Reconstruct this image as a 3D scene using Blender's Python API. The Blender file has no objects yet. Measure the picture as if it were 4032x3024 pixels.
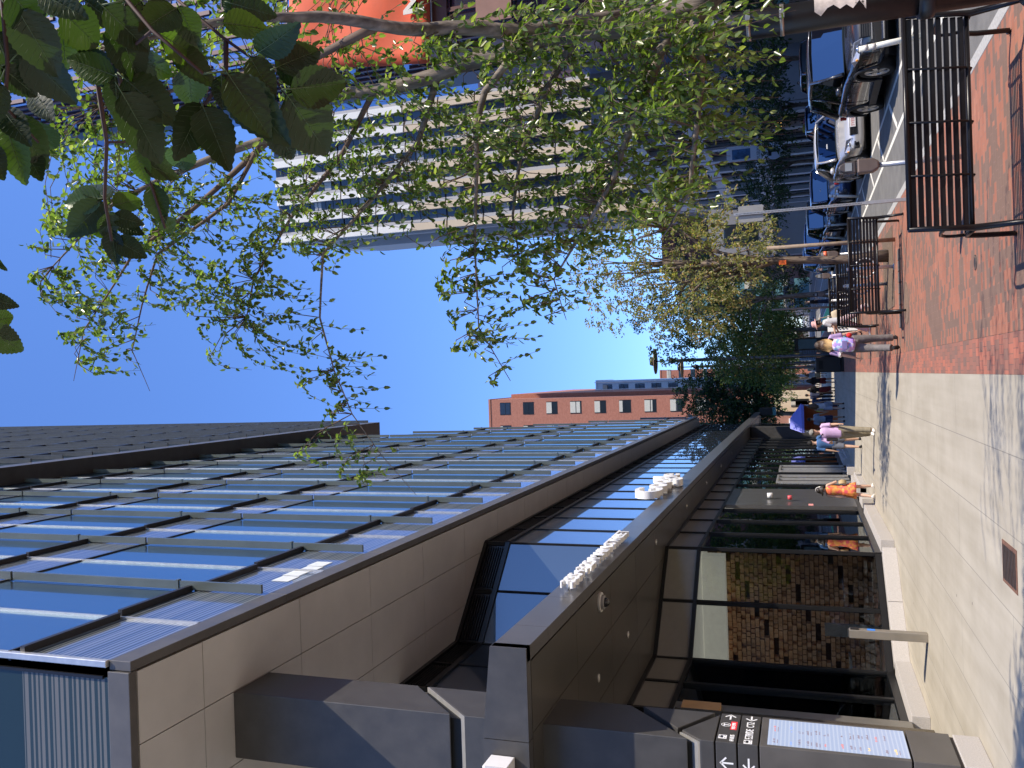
import bpy, bmesh, math, random
from mathutils import Vector, Matrix, noise
R = math.radians
rnd = random.Random(7)
scn = bpy.context.scene
COL = scn.collection

# ------------------------------------------------------------------ camera (portrait shot stored on its side)
F_PX, CU, CV, CAM_H = 3380.0, 2016.0, 1512.0, 1.95
_up = Vector((-10000, -310, -3380)).normalized()
_yy = Vector((1144, 50, -3380)); _yy = (_yy - _up * _yy.dot(_up)).normalized()
_xx = _yy.cross(_up)
RM = Matrix((_xx, _yy, _up))
CAM = Vector((0, 0, CAM_H))
cd = bpy.data.cameras.new('camera'); cam = bpy.data.objects.new('camera', cd); COL.objects.link(cam)
cd.sensor_width = 36; cd.lens = F_PX / 4032 * 36; cd.clip_end = 2000; cd.clip_start = 0.05
cam.matrix_world = Matrix.Translation(CAM) @ RM.to_4x4()
scn.camera = cam

# ------------------------------------------------------------------ sky, sun, exposure
SUN = Vector((0.545, -0.375, 0.745)).normalized()
w = bpy.data.worlds.new('World'); scn.world = w; w.use_nodes = True
nt = w.node_tree; nt.nodes.clear()
sky = nt.nodes.new('ShaderNodeTexSky'); sky.sky_type = 'NISHITA'; sky.sun_disc = False
sky.sun_elevation = math.asin(SUN.z); sky.sun_rotation = math.atan2(SUN.x, SUN.y)
sky.air_density = 1.0; sky.dust_density = 0.25; sky.ozone_density = 3.0; sky.altitude = 0
bg = nt.nodes.new('ShaderNodeBackground'); bg.inputs[1].default_value = 0.15
out = nt.nodes.new('ShaderNodeOutputWorld')
hs = nt.nodes.new('ShaderNodeMix'); hs.data_type = 'RGBA'; hs.blend_type = 'MULTIPLY'; hs.inputs['Factor'].default_value = 1.0; hs.inputs['B'].default_value = (.82, 1.06, 1.52, 1)
nt.links.new(sky.outputs[0], hs.inputs['A']); nt.links.new(hs.outputs['Result'], bg.inputs[0]); nt.links.new(bg.outputs[0], out.inputs[0])
sd = bpy.data.lights.new('sun', 'SUN'); sd.energy = 4.6; sd.angle = R(0.5); sd.color = (1, 0.90, 0.76)
so = bpy.data.objects.new('sun', sd); COL.objects.link(so)
so.rotation_euler = SUN.to_track_quat('Z', 'Y').to_euler()
scn.view_settings.view_transform = 'Standard'; scn.view_settings.look = 'None'
scn.view_settings.gamma = 1; scn.view_settings.exposure = 0.50
scn.cycles.max_bounces = 8; scn.cycles.transparent_max_bounces = 12
scn.cycles.caustics_reflective = False; scn.cycles.caustics_refractive = False
scn.cycles.use_denoising = True

# ------------------------------------------------------------------ materials
def newmat(name):
    m = bpy.data.materials.new(name); m.use_nodes = True
    return m, m.node_tree, m.node_tree.nodes['Principled BSDF']
def node(t, k, **kw):
    n = t.nodes.new(k)
    for a, v in kw.items():
        if a.startswith('i_'):
            key = a[2:]; key = int(key) if key.isdigit() else key
            n.inputs[key].default_value = v
        else: setattr(n, a, v)
    return n
def ramp(t, fac, stops, interp='LINEAR'):
    n = t.nodes.new('ShaderNodeValToRGB'); n.color_ramp.interpolation = interp
    e = n.color_ramp.elements
    while len(e) < len(stops): e.new(0.5)
    for i, (p, c) in enumerate(stops): e[i].position = p; e[i].color = (c[0], c[1], c[2], 1)
    t.links.new(fac, n.inputs[0]); return n
MATS = {}
def M(name, col=(.5, .5, .5), rough=.6, metal=0.0, var=.12, scale=6.0, bump=0.0, bscale=40.0, spec=.5, coat=0.0, emit=0.0):
    if name in MATS: return MATS[name]
    m, t, p = newmat(name)
    p.inputs['Roughness'].default_value = rough; p.inputs['Metallic'].default_value = metal
    p.inputs['Specular IOR Level'].default_value = spec; p.inputs['Coat Weight'].default_value = coat
    tc = node(t, 'ShaderNodeTexCoord')
    if var > 0:
        n = node(t, 'ShaderNodeTexNoise', i_Scale=scale, i_Detail=5.0, i_Roughness=.6)
        t.links.new(tc.outputs['Object'], n.inputs['Vector'])
        lo = tuple(c * (1 - var) for c in col); hi = tuple(min(1, c * (1 + var)) for c in col)
        r = ramp(t, n.outputs[0], [(.3, lo), (.7, hi)])
        t.links.new(r.outputs[0], p.inputs['Base Color'])
        r2 = node(t, 'ShaderNodeMapRange', i_3=max(0.02, rough * .85), i_4=min(1, rough * 1.2))
        t.links.new(n.outputs[0], r2.inputs[0]); t.links.new(r2.outputs[0], p.inputs['Roughness'])
    else: p.inputs['Base Color'].default_value = (*col, 1)
    if bump > 0:
        n2 = node(t, 'ShaderNodeTexNoise', i_Scale=bscale, i_Detail=6.0)
        t.links.new(tc.outputs['Object'], n2.inputs['Vector'])
        b = node(t, 'ShaderNodeBump', i_Strength=bump, i_Distance=.02)
        t.links.new(n2.outputs[0], b.inputs['Height']); t.links.new(b.outputs[0], p.inputs['Normal'])
    if emit > 0:
        p.inputs['Emission Color'].default_value = (*col, 1); p.inputs['Emission Strength'].default_value = emit
    MATS[name] = m; return m
def leafmat(name, stops, trans=.35, gloss=.4, hue2=None):
    m, t, p = newmat(name)
    g = node(t, 'ShaderNodeNewGeometry')
    r = ramp(t, g.outputs['Random Per Island'], stops)
    t.links.new(r.outputs[0], p.inputs['Base Color']); p.inputs['Roughness'].default_value = gloss
    p.inputs['Specular IOR Level'].default_value = .45
    tr = node(t, 'ShaderNodeBsdfTranslucent')
    mu = node(t, 'ShaderNodeMix', data_type='RGBA', blend_type='MULTIPLY', i_Factor=1.0)
    t.links.new(r.outputs[0], mu.inputs['A']); mu.inputs['B'].default_value = (2.2, 2.6, .9, 1)
    t.links.new(mu.outputs['Result'], tr.inputs['Color'])
    mx = node(t, 'ShaderNodeMixShader', i_0=trans)
    t.links.new(p.outputs[0], mx.inputs[1]); t.links.new(tr.outputs[0], mx.inputs[2])
    t.links.new(mx.outputs[0], t.nodes['Material Output'].inputs[0]); MATS[name] = m; return m
def panelglass(name, tint=(.25, .32, .4), ior=1.9, rough=.015, inner=(.012, .02, .026), wob=.0):
    m, t, p = newmat(name)
    p.inputs['Base Color'].default_value = (*inner, 1); p.inputs['Roughness'].default_value = .3
    gl = node(t, 'ShaderNodeBsdfGlossy', i_Roughness=rough); gl.inputs[0].default_value = (*tint, 1)
    fr = node(t, 'ShaderNodeFresnel', i_IOR=ior)
    mx = node(t, 'ShaderNodeMixShader')
    t.links.new(fr.outputs[0], mx.inputs[0]); t.links.new(p.outputs[0], mx.inputs[1]); t.links.new(gl.outputs[0], mx.inputs[2])
    t.links.new(mx.outputs[0], t.nodes['Material Output'].inputs[0])
    if wob > 0:
        tc = node(t, 'ShaderNodeTexCoord'); n = node(t, 'ShaderNodeTexNoise', i_Scale=.5, i_Detail=1.0)
        b = node(t, 'ShaderNodeBump', i_Strength=wob, i_Distance=.02)
        t.links.new(tc.outputs['Object'], n.inputs['Vector']); t.links.new(n.outputs[0], b.inputs['Height'])
        t.links.new(b.outputs[0], gl.inputs['Normal']); t.links.new(b.outputs[0], fr.inputs['Normal'])
    MATS[name] = m; return m
def clearglass(name, tint=(.55, .6, .6), refl=(.9, .95, 1), ior=1.55):
    m, t, p = newmat(name); t.nodes.remove(p)
    tr = node(t, 'ShaderNodeBsdfTransparent'); tr.inputs[0].default_value = (*tint, 1)
    gl = node(t, 'ShaderNodeBsdfGlossy', i_Roughness=.01); gl.inputs[0].default_value = (*refl, 1)
    fr = node(t, 'ShaderNodeFresnel', i_IOR=ior); mx = node(t, 'ShaderNodeMixShader')
    t.links.new(fr.outputs[0], mx.inputs[0]); t.links.new(tr.outputs[0], mx.inputs[1]); t.links.new(gl.outputs[0], mx.inputs[2])
    t.links.new(mx.outputs[0], t.nodes['Material Output'].inputs[0]); MATS[name] = m; return m
def brickmat(name, c1, c2, mortar, bw, bh, ms, patch=None, axes='XY', bump=.4, dirt=0.2):
    m, t, p = newmat(name); tc = node(t, 'ShaderNodeTexCoord')
    sep = node(t, 'ShaderNodeSeparateXYZ'); cmb = node(t, 'ShaderNodeCombineXYZ')
    t.links.new(tc.outputs['Object'], sep.inputs[0])
    t.links.new(sep.outputs[axes[0]], cmb.inputs[0]); t.links.new(sep.outputs[axes[1]], cmb.inputs[1])
    b = node(t, 'ShaderNodeTexBrick', i_Scale=1.0); b.inputs['Brick Width'].default_value = bw; b.inputs['Row Height'].default_value = bh
    b.inputs['Mortar Size'].default_value = ms; b.inputs['Mortar Smooth'].default_value = .2
    b.inputs['Color1'].default_value = (0, 0, 0, 1); b.inputs['Color2'].default_value = (1, 1, 1, 1); b.inputs['Mortar'].default_value = (.5, .5, .5, 1)
    t.links.new(cmb.outputs[0], b.inputs['Vector'])
    r = ramp(t, b.outputs['Color'], [(0, c1), (1, c2)]); colr = r.outputs[0]
    if patch:
        n = node(t, 'ShaderNodeTexNoise', i_Scale=patch[1], i_Detail=2.0); t.links.new(tc.outputs['Object'], n.inputs['Vector'])
        a = node(t, 'ShaderNodeMath', operation='MULTIPLY_ADD', i_1=.42, i_2=0.0)
        t.links.new(b.outputs['Color'], a.inputs[0]); t.links.new(n.outputs[0], a.inputs[2])
        gt = node(t, 'ShaderNodeMath', operation='GREATER_THAN', i_1=patch[2]); t.links.new(a.outputs[0], gt.inputs[0])
        mx = node(t, 'ShaderNodeMix', data_type='RGBA'); t.links.new(gt.outputs[0], mx.inputs['Factor'])
        t.links.new(colr, mx.inputs['A']); mx.inputs['B'].default_value = (*patch[0], 1); colr = mx.outputs['Result']
    mx = node(t, 'ShaderNodeMix', data_type='RGBA'); t.links.new(b.outputs['Fac'], mx.inputs['Factor'])
    t.links.new(colr, mx.inputs['A']); mx.inputs['B'].default_value = (*mortar, 1)
    n2 = node(t, 'ShaderNodeTexNoise', i_Scale=3.0, i_Detail=8.0, i_Roughness=.7); t.links.new(tc.outputs['Object'], n2.inputs['Vector'])
    r2 = ramp(t, n2.outputs[0], [(.3, (1 - dirt,) * 3), (.7, (1, 1, 1))])
    mu = node(t, 'ShaderNodeMix', data_type='RGBA', blend_type='MULTIPLY', i_Factor=1.0)
    t.links.new(mx.outputs['Result'], mu.inputs['A']); t.links.new(r2.outputs[0], mu.inputs['B'])
    t.links.new(mu.outputs['Result'], p.inputs['Base Color']); p.inputs['Roughness'].default_value = .85
    bp = node(t, 'ShaderNodeBump', i_Strength=bump, i_Distance=.01, invert=True)
    t.links.new(b.outputs['Fac'], bp.inputs['Height']); t.links.new(bp.outputs[0], p.inputs['Normal'])
    MATS[name] = m; return m

# ------------------------------------------------------------------ mesh helpers
class B:
    def __init__(s): s.v = []; s.f = []; s.sm = []
    def face(s, pts, smooth=False):
        i = len(s.v); s.v += [tuple(p) for p in pts]; s.f.append(tuple(range(i, i + len(pts)))); s.sm.append(smooth); return s
    def box(s, x0, x1, y0, y1, z0, z1):
        i = len(s.v)
        s.v += [(x, y, z) for z in (z0, z1) for y in (y0, y1) for x in (x0, x1)]
        for f in ((0, 2, 3, 1), (4, 5, 7, 6), (0, 1, 5, 4), (2, 6, 7, 3), (0, 4, 6, 2), (1, 3, 7, 5)):
            s.f.append(tuple(i + k for k in f)); s.sm.append(False)
        return s
    def obox(s, c, ex, ey, ez):   # oriented box from half vectors
        c, ex, ey, ez = map(Vector, (c, ex, ey, ez)); i = len(s.v)
        s.v += [tuple(c + ex * a + ey * b + ez * d) for d in (-1, 1) for b in (-1, 1) for a in (-1, 1)]
        for f in ((0, 2, 3, 1), (4, 5, 7, 6), (0, 1, 5, 4), (2, 6, 7, 3), (0, 4, 6, 2), (1, 3, 7, 5)):
            s.f.append(tuple(i + k for k in f)); s.sm.append(False)
        return s
    def prism(s, poly, fn, a, b):  # fn(p, t) -> 3d
        n = len(poly); i = len(s.v)
        s.v += [tuple(fn(p, a)) for p in poly] + [tuple(fn(p, b)) for p in poly]
        s.f.append(tuple(range(i, i + n))[::-1]); s.f.append(tuple(range(i + n, i + 2 * n)))
        for k in range(n): s.f.append((i + k, i + (k + 1) % n, i + n + (k + 1) % n, i + n + k))
        s.sm += [False] * (n + 2); return s
    def loft(s, rings, cap=True, closed=True, smooth=True):
        i = len(s.v); n = len(rings[0])
        for r in rings: s.v += [tuple(p) for p in r]
        for a in range(len(rings) - 1):
            for k in range(n if closed else n - 1):
                s.f.append((i + a * n + k, i + a * n + (k + 1) % n, i + (a + 1) * n + (k + 1) % n, i + (a + 1) * n + k)); s.sm.append(smooth)
        if cap:
            s.f.append(tuple(i + k for k in range(n))[::-1]); s.f.append(tuple(i + (len(rings) - 1) * n + k for k in range(n))); s.sm += [False, False]
        return s
    def tube(s, pts, rad, n=8, flat=None):
        pts = [Vector(p) for p in pts]; rad = rad if hasattr(rad, '__len__') else [rad] * len(pts)
        rings = []; prev = None
        for k, p in enumerate(pts):
            d = (pts[min(k + 1, len(pts) - 1)] - pts[max(k - 1, 0)])
            d = d.normalized() if d.length > 1e-9 else Vector((0, 0, 1))
            if prev is None:
                a = Vector((1, 0, 0)) if abs(d.x) < .8 else Vector((0, 1, 0))
                u = d.cross(a).normalized()
            else: u = (prev - d * prev.dot(d)).normalized()
            prev = u; v = d.cross(u); r = rad[k]
            rings.append([p + (u * math.cos(q * 2 * math.pi / n) + v * math.sin(q * 2 * math.pi / n)) * r for q in range(n)])
        return s.loft(rings)
    def ell(s, pts, axes, n=14):  # rings with (u,v) vectors
        return s.loft([[Vector(p) + Vector(a) * math.cos(q * 2 * math.pi / n) + Vector(b) * math.sin(q * 2 * math.pi / n) for q in range(n)] for p, (a, b) in zip(pts, axes)])
    def ball(s, c, r, n=12, m=8):
        r = (r, r, r) if not hasattr(r, '__len__') else r
        c = Vector(c); rings = []
        for k in range(m + 1):
            th = math.pi * (k + .02) / (m + .04)
            rings.append([c + Vector((r[0] * math.sin(th) * math.cos(q * 2 * math.pi / n), r[1] * math.sin(th) * math.sin(q * 2 * math.pi / n), -r[2] * math.cos(th))) for q in range(n)])
        return s.loft(rings)
    def cyl(s, c0, c1, r0, r1=None, n=16): return s.tube([c0, c1], [r0, r0 if r1 is None else r1], n)
    def mesh(s, name):
        me = bpy.data.meshes.new(name); me.from_pydata(s.v, [], s.f); me.polygons.foreach_set('use_smooth', s.sm); me.update(); return me
    def obj(s, name, mat, parent=None, loc=None, bevel=0, remesh=0, sub=0):
        me = s.mesh(name)
        if mat: me.materials.append(mat)
        o = bpy.data.objects.new(name, me); COL.objects.link(o)
        if loc is not None: o.location = loc
        if parent: o.parent = parent
        if bevel: md = o.modifiers.new('bevel', 'BEVEL'); md.width = bevel; md.segments = 2; md.limit_method = 'ANGLE'
        if remesh:
            md = o.modifiers.new('remesh', 'REMESH'); md.mode = 'VOXEL'; md.voxel_size = remesh; md.use_smooth_shade = True
            md = o.modifiers.new('smooth', 'SMOOTH'); md.iterations = 4; md.factor = .5; bake(o)
        if sub: md = o.modifiers.new('sub', 'SUBSURF'); md.levels = sub; md.render_levels = sub
        return o
def bake(o):
    dg = bpy.context.evaluated_depsgraph_get(); me = bpy.data.meshes.new_from_object(o.evaluated_get(dg)); o.modifiers.clear(); o.data = me
def tag(o, label, cat, group=None):
    o['label'] = label; o['category'] = cat
    if group: o['group'] = group
    return o
def thing(name, label, cat, loc=(0, 0, 0), rz=0, group=None):
    o = bpy.data.objects.new(name, None); COL.objects.link(o); o.location = loc; o.rotation_euler = (0, 0, rz); o.empty_display_size = .2
    return tag(o, label, cat, group)
def struct(o, kind='structure'): o['kind'] = kind; return o
def dup(root, loc, rz=None, label=None, group=None, mats=None):
    r = root.copy(); COL.objects.link(r); r.location = loc
    if rz is not None: r.rotation_euler = (0, 0, rz)
    if label: r['label'] = label
    if group: r['group'] = group
    def rec(src, dst):
        for ch in list(src.children):
            c = ch.copy(); COL.objects.link(c); c.parent = dst; c.matrix_parent_inverse = ch.matrix_parent_inverse.copy()
            if mats and c.data and c.data.materials and c.data.materials[0].name in mats:
                c.data = c.data.copy(); c.data.materials[0] = mats[c.data.materials[0].name]
            rec(ch, c)
    rec(root, r); return r
def text(txt, size, depth, mat, name, parent, mtx, align='LEFT', xs=1.0, bold=0.0):
    cu = bpy.data.curves.new(name, 'FONT'); cu.body = txt; cu.size = size; cu.extrude = depth / 2; cu.align_x = align; cu.offset = bold
    cu.resolution_u = 3
    o = bpy.data.objects.new(name, cu); COL.objects.link(o)
    dg = bpy.context.evaluated_depsgraph_get(); me = bpy.data.meshes.new_from_object(o.evaluated_get(dg))
    bpy.data.objects.remove(o); bpy.data.curves.remove(cu)
    me.transform(Matrix.Diagonal((xs, 1, 1, 1))); me.transform(mtx)
    me.materials.clear(); me.materials.append(mat)
    n = bpy.data.objects.new(name, me); COL.objects.link(n)
    if parent: n.parent = parent
    return n
def face_east(x, y, z):   # text plane on a wall facing +X; letters run towards +Y
    return Matrix(((0, 0, 1, x), (1, 0, 0, y), (0, 1, 0, z), (0, 0, 0, 1)))
def face_south(x, y, z):  # text plane facing -Y; letters run towards +X
    return Matrix(((1, 0, 0, x), (0, 0, -1, y), (0, 1, 0, z), (0, 0, 0, 1)))
def ray(u, v, D): d = Vector((u - CU, -(v - CV), -F_PX)).normalized(); return CAM + (RM @ d) * D

# ================================================================== SETTING
m_asph = M('asphalt', (.16, .155, .145), .85, var=.2, scale=2.5, bump=.35, bscale=120)
m_paint = M('road_paint', (.72, .70, .62), .7, var=.15, scale=20)
m_green = M('green_paint', (.12, .62, .22), .7, var=.15, scale=8)
m_conc = None
def concrete():
    m, t, p = newmat('concrete_pavement'); tc = node(t, 'ShaderNodeTexCoord')
    n = node(t, 'ShaderNodeTexNoise', i_Scale=.9, i_Detail=9.0, i_Roughness=.65); t.links.new(tc.outputs['Object'], n.inputs['Vector'])
    mp = node(t, 'ShaderNodeMapping'); mp.inputs['Scale'].default_value = (5, .35, 1); t.links.new(tc.outputs['Object'], mp.inputs[0])
    ns = node(t, 'ShaderNodeTexNoise', i_Scale=1.0, i_Detail=6.0); t.links.new(mp.outputs[0], ns.inputs['Vector'])
    r = ramp(t, n.outputs[0], [(.3, (.385, .345, .27)), (.7, (.475, .43, .345))])
    r1 = ramp(t, ns.outputs[0], [(.35, (.88, .87, .85)), (.65, (1, 1, 1))])
    mu = node(t, 'ShaderNodeMix', data_type='RGBA', blend_type='MULTIPLY', i_Factor=1.0)
    t.links.new(r.outputs[0], mu.inputs['A']); t.links.new(r1.outputs[0], mu.inputs['B'])
    # dark specks of chewing gum
    vo = node(t, 'ShaderNodeTexVoronoi', i_Scale=1.7); t.links.new(tc.outputs['Object'], vo.inputs['Vector'])
    lt = node(t, 'ShaderNodeMath', operation='LESS_THAN', i_1=.035); t.links.new(vo.outputs['Distance'], lt.inputs[0])
    mx = node(t, 'ShaderNodeMix', data_type='RGBA'); t.links.new(lt.outputs[0], mx.inputs['Factor'])
    t.links.new(mu.outputs['Result'], mx.inputs['A']); mx.inputs['B'].default_value = (.16, .145, .12, 1)
    # slab joints every 0.82 m across, 2.4 m along
    b = node(t, 'ShaderNodeTexBrick', i_Scale=1.0); b.inputs['Brick Width'].default_value = 4.9; b.inputs['Row Height'].default_value = .82; b.inputs['Mortar Size'].default_value = .006; b.offset = .37
    sep = node(t, 'ShaderNodeSeparateXYZ'); cmb = node(t, 'ShaderNodeCombineXYZ'); t.links.new(tc.outputs['Object'], sep.inputs[0])
    ad = node(t, 'ShaderNodeMath', operation='ADD', i_1=40 * .82 + .9); t.links.new(sep.outputs[0], ad.inputs[0])
    t.links.new(sep.outputs[1], cmb.inputs[0]); t.links.new(ad.outputs[0], cmb.inputs[1]); t.links.new(cmb.outputs[0], b.inputs['Vector'])
    m2 = node(t, 'ShaderNodeMix', data_type='RGBA'); t.links.new(b.outputs['Fac'], m2.inputs['Factor'])
    t.links.new(mx.outputs['Result'], m2.inputs['A']); m2.inputs['B'].default_value = (.25, .23, .19, 1)
    t.links.new(m2.outputs['Result'], p.inputs['Base Color']); p.inputs['Roughness'].default_value = .8
    nb = node(t, 'ShaderNodeTexNoise', i_Scale=90.0, i_Detail=4.0); t.links.new(tc.outputs['Object'], nb.inputs['Vector'])
    bp = node(t, 'ShaderNodeBump', i_Strength=.25, i_Distance=.01); t.links.new(nb.outputs[0], bp.inputs['Height']); t.links.new(bp.outputs[0], p.inputs['Normal'])
    return m
m_conc = concrete()
m_brickp = brickmat('brick_pavers', (.36, .14, .085), (.44, .185, .115), (.27, .16, .12), .21, .105, .004, patch=((.21, .13, .095), .55, .72), dirt=.22)
m_brickb = brickmat('brick_soldier_course', (.22, .13, .10), (.47, .16, .10), (.2, .12, .09), .105, .21, .004, dirt=.2)
m_kerb = M('granite_kerb', (.42, .41, .38), .8, var=.2, scale=30)
m_gran = M('pale_granite', (.46, .43, .40), .75, var=.16, scale=60, bump=.15, bscale=200)
ZR = -.12
struct(B().face([(-400, -60, ZR - .02), (400, -60, ZR - .02), (400, 900, ZR - .02), (-400, 900, ZR - .02)]).obj('ground', m_asph))
struct(B().box(3.5, 15, -20, 400, ZR - .015, ZR).obj('road', m_asph))
struct(B().box(-60, -.1, -20, 400, -.135, 0).obj('sidewalk', m_conc))
struct(B().box(.32, 3.36, -20, 130, -.134, 0).obj('brick_pavement', m_brickp))
struct(B().box(-.098, .318, -20, 130, -.134, 0).obj('brick_border', m_brickb))
struct(B().box(3.362, 3.52, -20, 130, -.134, .004).obj('kerb', m_kerb, bevel=.01))
struct(B().box(15, 15.18, -20, 400, -.134, .004).obj('far_kerb', m_kerb))
struct(B().box(15.182, 60, -20, 400, -.134, 0).obj('far_sidewalk', m_conc))
mk = B(); z = ZR + .004
def strip(b, x0, y0, x1, y1, wd, zz=z):
    d = Vector((x1 - x0, y1 - y0)); n = Vector((-d.y, d.x)).normalized() * wd / 2
    b.face([(x0 + n.x, y0 + n.y, zz), (x0 - n.x, y0 - n.y, zz), (x1 - n.x, y1 - n.y, zz), (x1 + n.x, y1 + n.y, zz)])
strip(mk, 5.0, -10, 5.15, 120, .12); 
for k in range(40):
    y0 = -8 + k * 3.1
    strip(mk, 5.12, y0, 6.0, y0 + 1.5, .14, z + .002)
strip(mk, 6.06, -10, 6.12, 120, .12, z + .001)
for k in range(24): strip(mk, 8.35, -4 + k * 6.6, 6.1, -4 + k * 6.6, .1, z + .003)
strip(mk, 8.4, -10, 8.4, 120, .1); strip(mk, 11.6, -10, 11.6, 200, .12)
for k in range(9): mk.face([(x, y, z + .004) for x, y in ((3.9 + k * 1.2, 60), (4.5 + k * 1.2, 60), (4.5 + k * 1.2, 64), (3.9 + k * 1.2, 64))])
struct(mk.obj('road_markings', m_paint))
struct(B().face([(3.7, 66, z + .002), (5.0, 66, z + .002), (5.0, 92, z + .002), (3.7, 92, z + .002)]).obj('bike_lane_paint', m_green))
# tree pits and covers in the brick
m_soil = M('tree_pit_soil', (.16, .11, .075), .95, var=.3, scale=15, bump=.8, bscale=40)
for (x0, x1, y0, y1) in ((1.35, 3.1, 20.3, 22.6), (1.6, 3.1, 36.5, 39.5)):
    struct(B().box(x0, x1, y0, y1, .001, .012).obj('tree_pit', m_soil))
m_darkst = M('dark_iron', (.06, .05, .045), .55, metal=.3, var=.3, scale=20)
edge = B(); 
for k in range(7): edge.box(.82 + k * .23, 1.035 + k * .23, 18.95, 19.22, .001, .03)
tag(edge.obj('trench_cover', M('old_stone_edge', (.20, .17, .145), .85, var=.25, scale=20), bevel=.01), 'row of dark stone blocks set in the bricks below the second bench', 'edging')
def manhole(x, y, r, label, name='manhole_cover', mat=None):
    b = B().cyl((0, 0, -.004), (0, 0, .006), r, n=32); o = b.obj(name, mat or m_darkst, loc=(x, y, 0)); tag(o, label, 'manhole cover')
    rg = B()
    for k in range(28):
        a0, a1 = k * 2 * math.pi / 28, (k + 1) * 2 * math.pi / 28
        rg.face([((r + d) * math.cos(a), (r + d) * math.sin(a), .007) for a, d in ((a0, -.03), (a0, -.012), (a1, -.012), (a1, -.03))])
    rg.obj('rim', M('brown_iron', (.16, .10, .07), .7, var=.3, scale=20), o); return o
manhole(1.25, 18.15, .42, 'round iron manhole cover in the brick pavement in front of the second bench', mat=M('brown_iron_lid', (.2, .13, .09), .75, var=.3, scale=20))
manhole(2.6, 13.2, .13, 'small round valve cover in the bricks seen below the near bench', 'valve_cover')
manhole(1.2, 11.2, .09, 'tiny round cover in the open brick pavement', 'valve_cover')
g = thing('pavement_grate', 'rusty brown rectangular grate set in the concrete pavement', 'grate', (-2.05, 9.87, 0))
B().box(-.22, .22, -.32, .32, .001, .008).obj('frame', M('rust', (.17, .085, .055), .8, var=.3, scale=25), g)
gb = B()
for k in range(9): gb.box(-.18, .18, -.28 + k * .065, -.25 + k * .065, .009, .014)
gb.obj('grille', m_darkst, g)

# ================================================================== LEFT BUILDING (glass tower over a dark canopy)
m_dark = M('anthracite_panel', (.058, .055, .052), .45, metal=.05, var=.18, scale=3, bump=.02, bscale=8, spec=.55)
m_dark2 = M('charcoal_fascia', (.105, .097, .088), .42, metal=.12, var=.15, scale=2)
m_soff = M('bronze_soffit_panel', (.60, .57, .525), .42, metal=.2, var=.06, scale=1.2)
m_joint = M('black_joint', (.008, .008, .008), .8, var=0)
m_cansoff = M('dark_bronze_soffit', (.13, .118, .10), .3, metal=.6, var=.1, scale=1.0)
m_canf = M('steel_canopy_face', (.17, .162, .158), .3, metal=.6, var=.1, scale=1.5)
m_alu = M('pale_aluminium', (.62, .60, .56), .35, metal=.7, var=.08, scale=8)
m_vis = panelglass('vision_glass', (.62, .88, 1.0), 5.0, .01)
m_tow = panelglass('tower_glass', (.5, .62, .75), 2.2, .02)
m_fin = M('glass_fin', (.105, .12, .108), .25, metal=.1, var=.12, scale=1.0, spec=.7)
m_ledge = M('black_ledge', (.018, .016, .018), .4, var=.1)
m_frame = M('black_mullion', (.016, .016, .017), .35, metal=.3, var=.1)
def frit(nm='fritted_spandrel', ior=2.6):
    m, t, p = newmat(nm); tc = node(t, 'ShaderNodeTexCoord'); sep = node(t, 'ShaderNodeSeparateXYZ'); t.links.new(tc.outputs['Object'], sep.inputs[0])
    mm = node(t, 'ShaderNodeMath', operation='MULTIPLY', i_1=11.5); t.links.new(sep.outputs[2], mm.inputs[0])
    fr = node(t, 'ShaderNodeMath', operation='FRACT'); t.links.new(mm.outputs[0], fr.inputs[0])
    wn = node(t, 'ShaderNodeTexNoise', noise_dimensions='1D', i_Scale=7.0, i_Detail=0.0); t.links.new(sep.outputs[2], wn.inputs['W'])
    gt = node(t, 'ShaderNodeMath', operation='LESS_THAN'); t.links.new(fr.outputs[0], gt.inputs[0]); t.links.new(wn.outputs[0], gt.inputs[1])
    mx = node(t, 'ShaderNodeMix', data_type='RGBA'); t.links.new(gt.outputs[0], mx.inputs['Factor'])
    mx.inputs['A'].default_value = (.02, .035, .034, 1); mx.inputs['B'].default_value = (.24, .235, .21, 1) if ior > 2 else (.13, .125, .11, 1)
    t.links.new(mx.outputs['Result'], p.inputs['Base Color']); p.inputs['Roughness'].default_value = .35
    gl = node(t, 'ShaderNodeBsdfGlossy', i_Roughness=.02); gl.inputs[0].default_value = (.62, .70, .86, 1)
    f = node(t, 'ShaderNodeFresnel', i_IOR=ior); s = node(t, 'ShaderNodeMixShader')
    t.links.new(f.outputs[0], s.inputs[0]); t.links.new(p.outputs[0], s.inputs[1]); t.links.new(gl.outputs[0], s.inputs[2])
    t.links.new(s.outputs[0], t.nodes['Material Output'].inputs[0]); MATS['frit'] = m; return m
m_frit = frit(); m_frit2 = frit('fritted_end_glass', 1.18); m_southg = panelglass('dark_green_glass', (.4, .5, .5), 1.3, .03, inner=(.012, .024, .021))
XF, Y0, YE = -3.5, 8.87, 72.6
bld = thing('glass_office_tower', 'tall blue glass office tower with dark vertical fins above a bronze soffit', 'building', (XF, Y0, 0))
def bobj(b, name, mat, **k):   # parts given in world coordinates
    for i, v in enumerate(b.v): b.v[i] = (v[0] - XF, v[1] - Y0, v[2])
    return b.obj(name, mat, bld, **k)
PITCH = 3.545; NB = 18
FL = [(10.62, 12.1), (16.45, 17.95), (22.3, 23.8), (28.15, 29.65)]   # spandrel bands
def ztop(k): return min(31.9, 10.3 + max(0, (YE - (Y0 + (k + 1) * PITCH)) / 1.03) + .6)
spa = B(); led = B(); mul = B(); finb = []
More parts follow.
